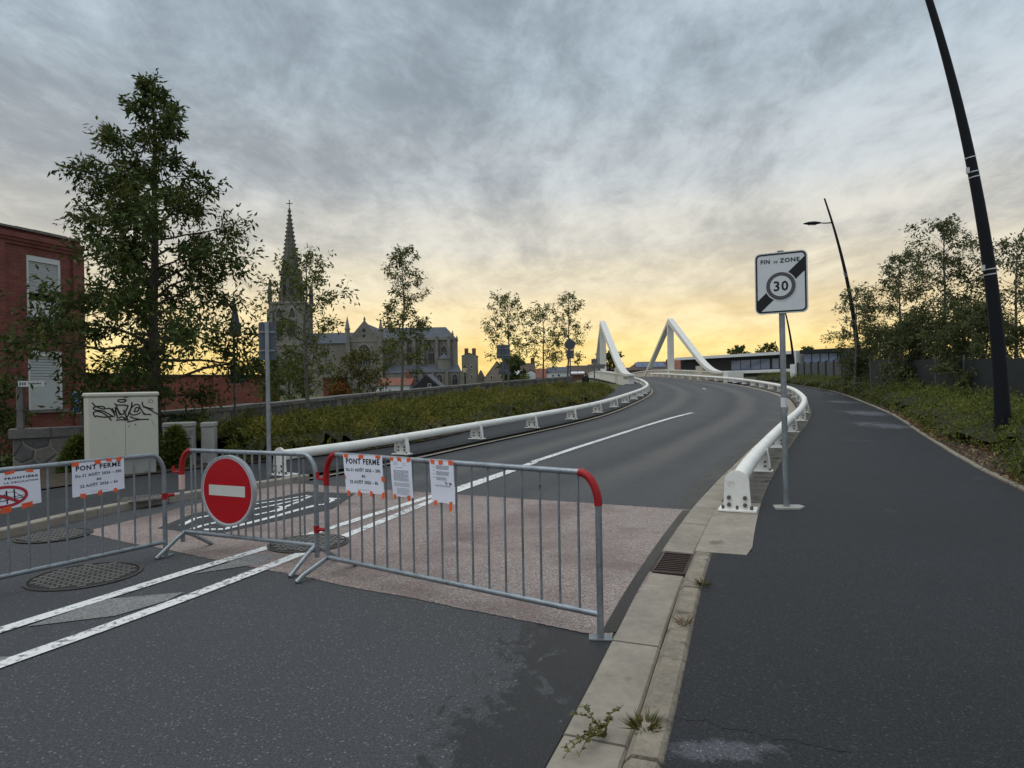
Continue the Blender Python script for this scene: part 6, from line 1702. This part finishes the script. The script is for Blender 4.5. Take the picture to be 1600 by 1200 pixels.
md = ob.modifiers.new('skin', 'SKIN'); sk = me.skin_vertices[0].data
for i, rr_p in enumerate(rad_): sk[i].radius = (rr_p * sc, rr_p * sc * .85)
sk[0].use_root = True
sb = ob.modifiers.new('sub', 'SUBSURF'); sb.levels = 2; sb.render_levels = 2
dg = bpy.context.evaluated_depsgraph_get(); dg.update()
me2 = bpy.data.meshes.new_from_object(ob.evaluated_get(dg)); C.objects.unlink(ob); bpy.data.objects.remove(ob)
for k_ in ('darkcloth', 'jeans', 'skin', 'hair'): me2.materials.append(MATS[k_])
for p_ in me2.polygons:
    z = p_.center.z / sc; y_ = p_.center.y / sc
    p_.material_index = 3 if z > 1.66 or (z > 1.56 and y_ < -.04) else (2 if z > 1.50 or (abs(p_.center.x) > .2 * sc and z < .86 and z > .7) else (1 if z < .92 else 0)); p_.use_smooth = True
bo = bpy.data.objects.new('body', me2); C.objects.link(bo); bo.parent = per
per.location = (q.x, Yq, zf); per.rotation_euler = (0, 0, .4)

# ---------------------------------------------------------------- small plants at the kerb
def tuft(c, r, h, n, m, seed, name, label, L0=.12, W0=.008, flat=.3):
    g = np.random.default_rng(seed); a = g.uniform(0, 6.28, n); q = np.sqrt(g.random(n)) * r * .35
    P = np.stack([c.x + q * np.cos(a), c.y + q * np.sin(a), np.full(n, c.z)], 1)
    A = np.stack([np.cos(a), np.sin(a), g.uniform(flat, 1.5, n)], 1) + g.normal(0, .25, (n, 3)); A[:, 2] = np.abs(A[:, 2]); A /= np.linalg.norm(A, axis=1, keepdims=True)
    return tag(leaves_mesh(name, P, A, L0 * g.uniform(.5, 1.2, n), W0 * g.uniform(.6, 1.3, n), m, None, g.random(n)), label, 'plant')
tuft(gp(1008, 1140, .06), .10, .1, 150, 'leaf_yellow', 1, 'grass_tuft', 'green grass tuft growing at the joint of two kerbstones', .085, .006, .1)
tuft(gp(1098, 915, .07), .08, .1, 60, 'leaf_yellow', 2, 'grass_tuft', 'thin grass tuft on the back edge of a kerbstone', .07, .006)
tuft(gp(1069, 975, .07), .08, .1, 60, 'leaf_dry', 3, 'grass_tuft', 'dry grass tuft on kerb back edge near slab joint', .07, .006)
# sprawling weed in the gutter
wd = empty('weed', 'sprawling reddish weed lying across the concrete gutter slab', 'plant')
g_ = random.Random(4); wb_ = MB(); LP = []; LA = []
c0 = gp(945, 1155, .012)
for (u, v) in ((905, 1108), (895, 1120), (880, 1175), (900, 1185), (920, 1140), (955, 1130), (915, 1160), (880, 1190), (968, 1110)):
    e = gp(u, v, .03); pts = [c0.lerp(e, t) + Vector((g_.uniform(-.012, .012), g_.uniform(-.012, .012), .012 + .035 * math.sin(t * 3.1))) for t in (0, .25, .5, .75, 1)]
    wb_.tube(pts, [.003, .0028, .0024, .002, .0012], 4)
    for k_ in range(26):
        t = g_.random(); i = min(int(t * 4), 3); LP.append(np.array(pts[i].lerp(pts[i + 1], t * 4 - i))); LA.append(np.array([g_.gauss(0, 1), g_.gauss(0, 1), g_.uniform(0, .6)]))
wb_.build('stem', mat('weedstem', (.10, .055, .035), .8), wd)
LP = np.array(LP); LA = np.array(LA); LA /= np.linalg.norm(LA, axis=1, keepdims=True)
leaves_mesh('leaves', LP, LA, np.full(len(LP), .022), np.full(len(LP), .010), 'leaf_hedge', wd, rng.random(len(LP)) * .6)
rebase(wd, tuple(c0))
# dry litter on the bare patch of the bed
n = 1500; P = []; A = []
while len(P) < n:
    y = random.uniform(7.5, 22); x = XP(y) + random.uniform(.08, .95 if 9.6 < y < 14 else .3); P.append((x, y, G(y) + .095 + random.uniform(0, .05))); A.append((random.gauss(0, 1), random.gauss(0, 1), random.uniform(0, .9)))
P = np.array(P); A = np.array(A); A /= np.linalg.norm(A, axis=1, keepdims=True)
lt = leaves_mesh('leaf_litter', P, A, np.full(n, .09) * rng.uniform(.5, 1.4, n), np.full(n, .03), 'leaf_dry', None, rng.random(n))
tag(lt, 'dry brown leaf litter on the bare edge of the planting bed', 'leaf litter', kind='stuff')
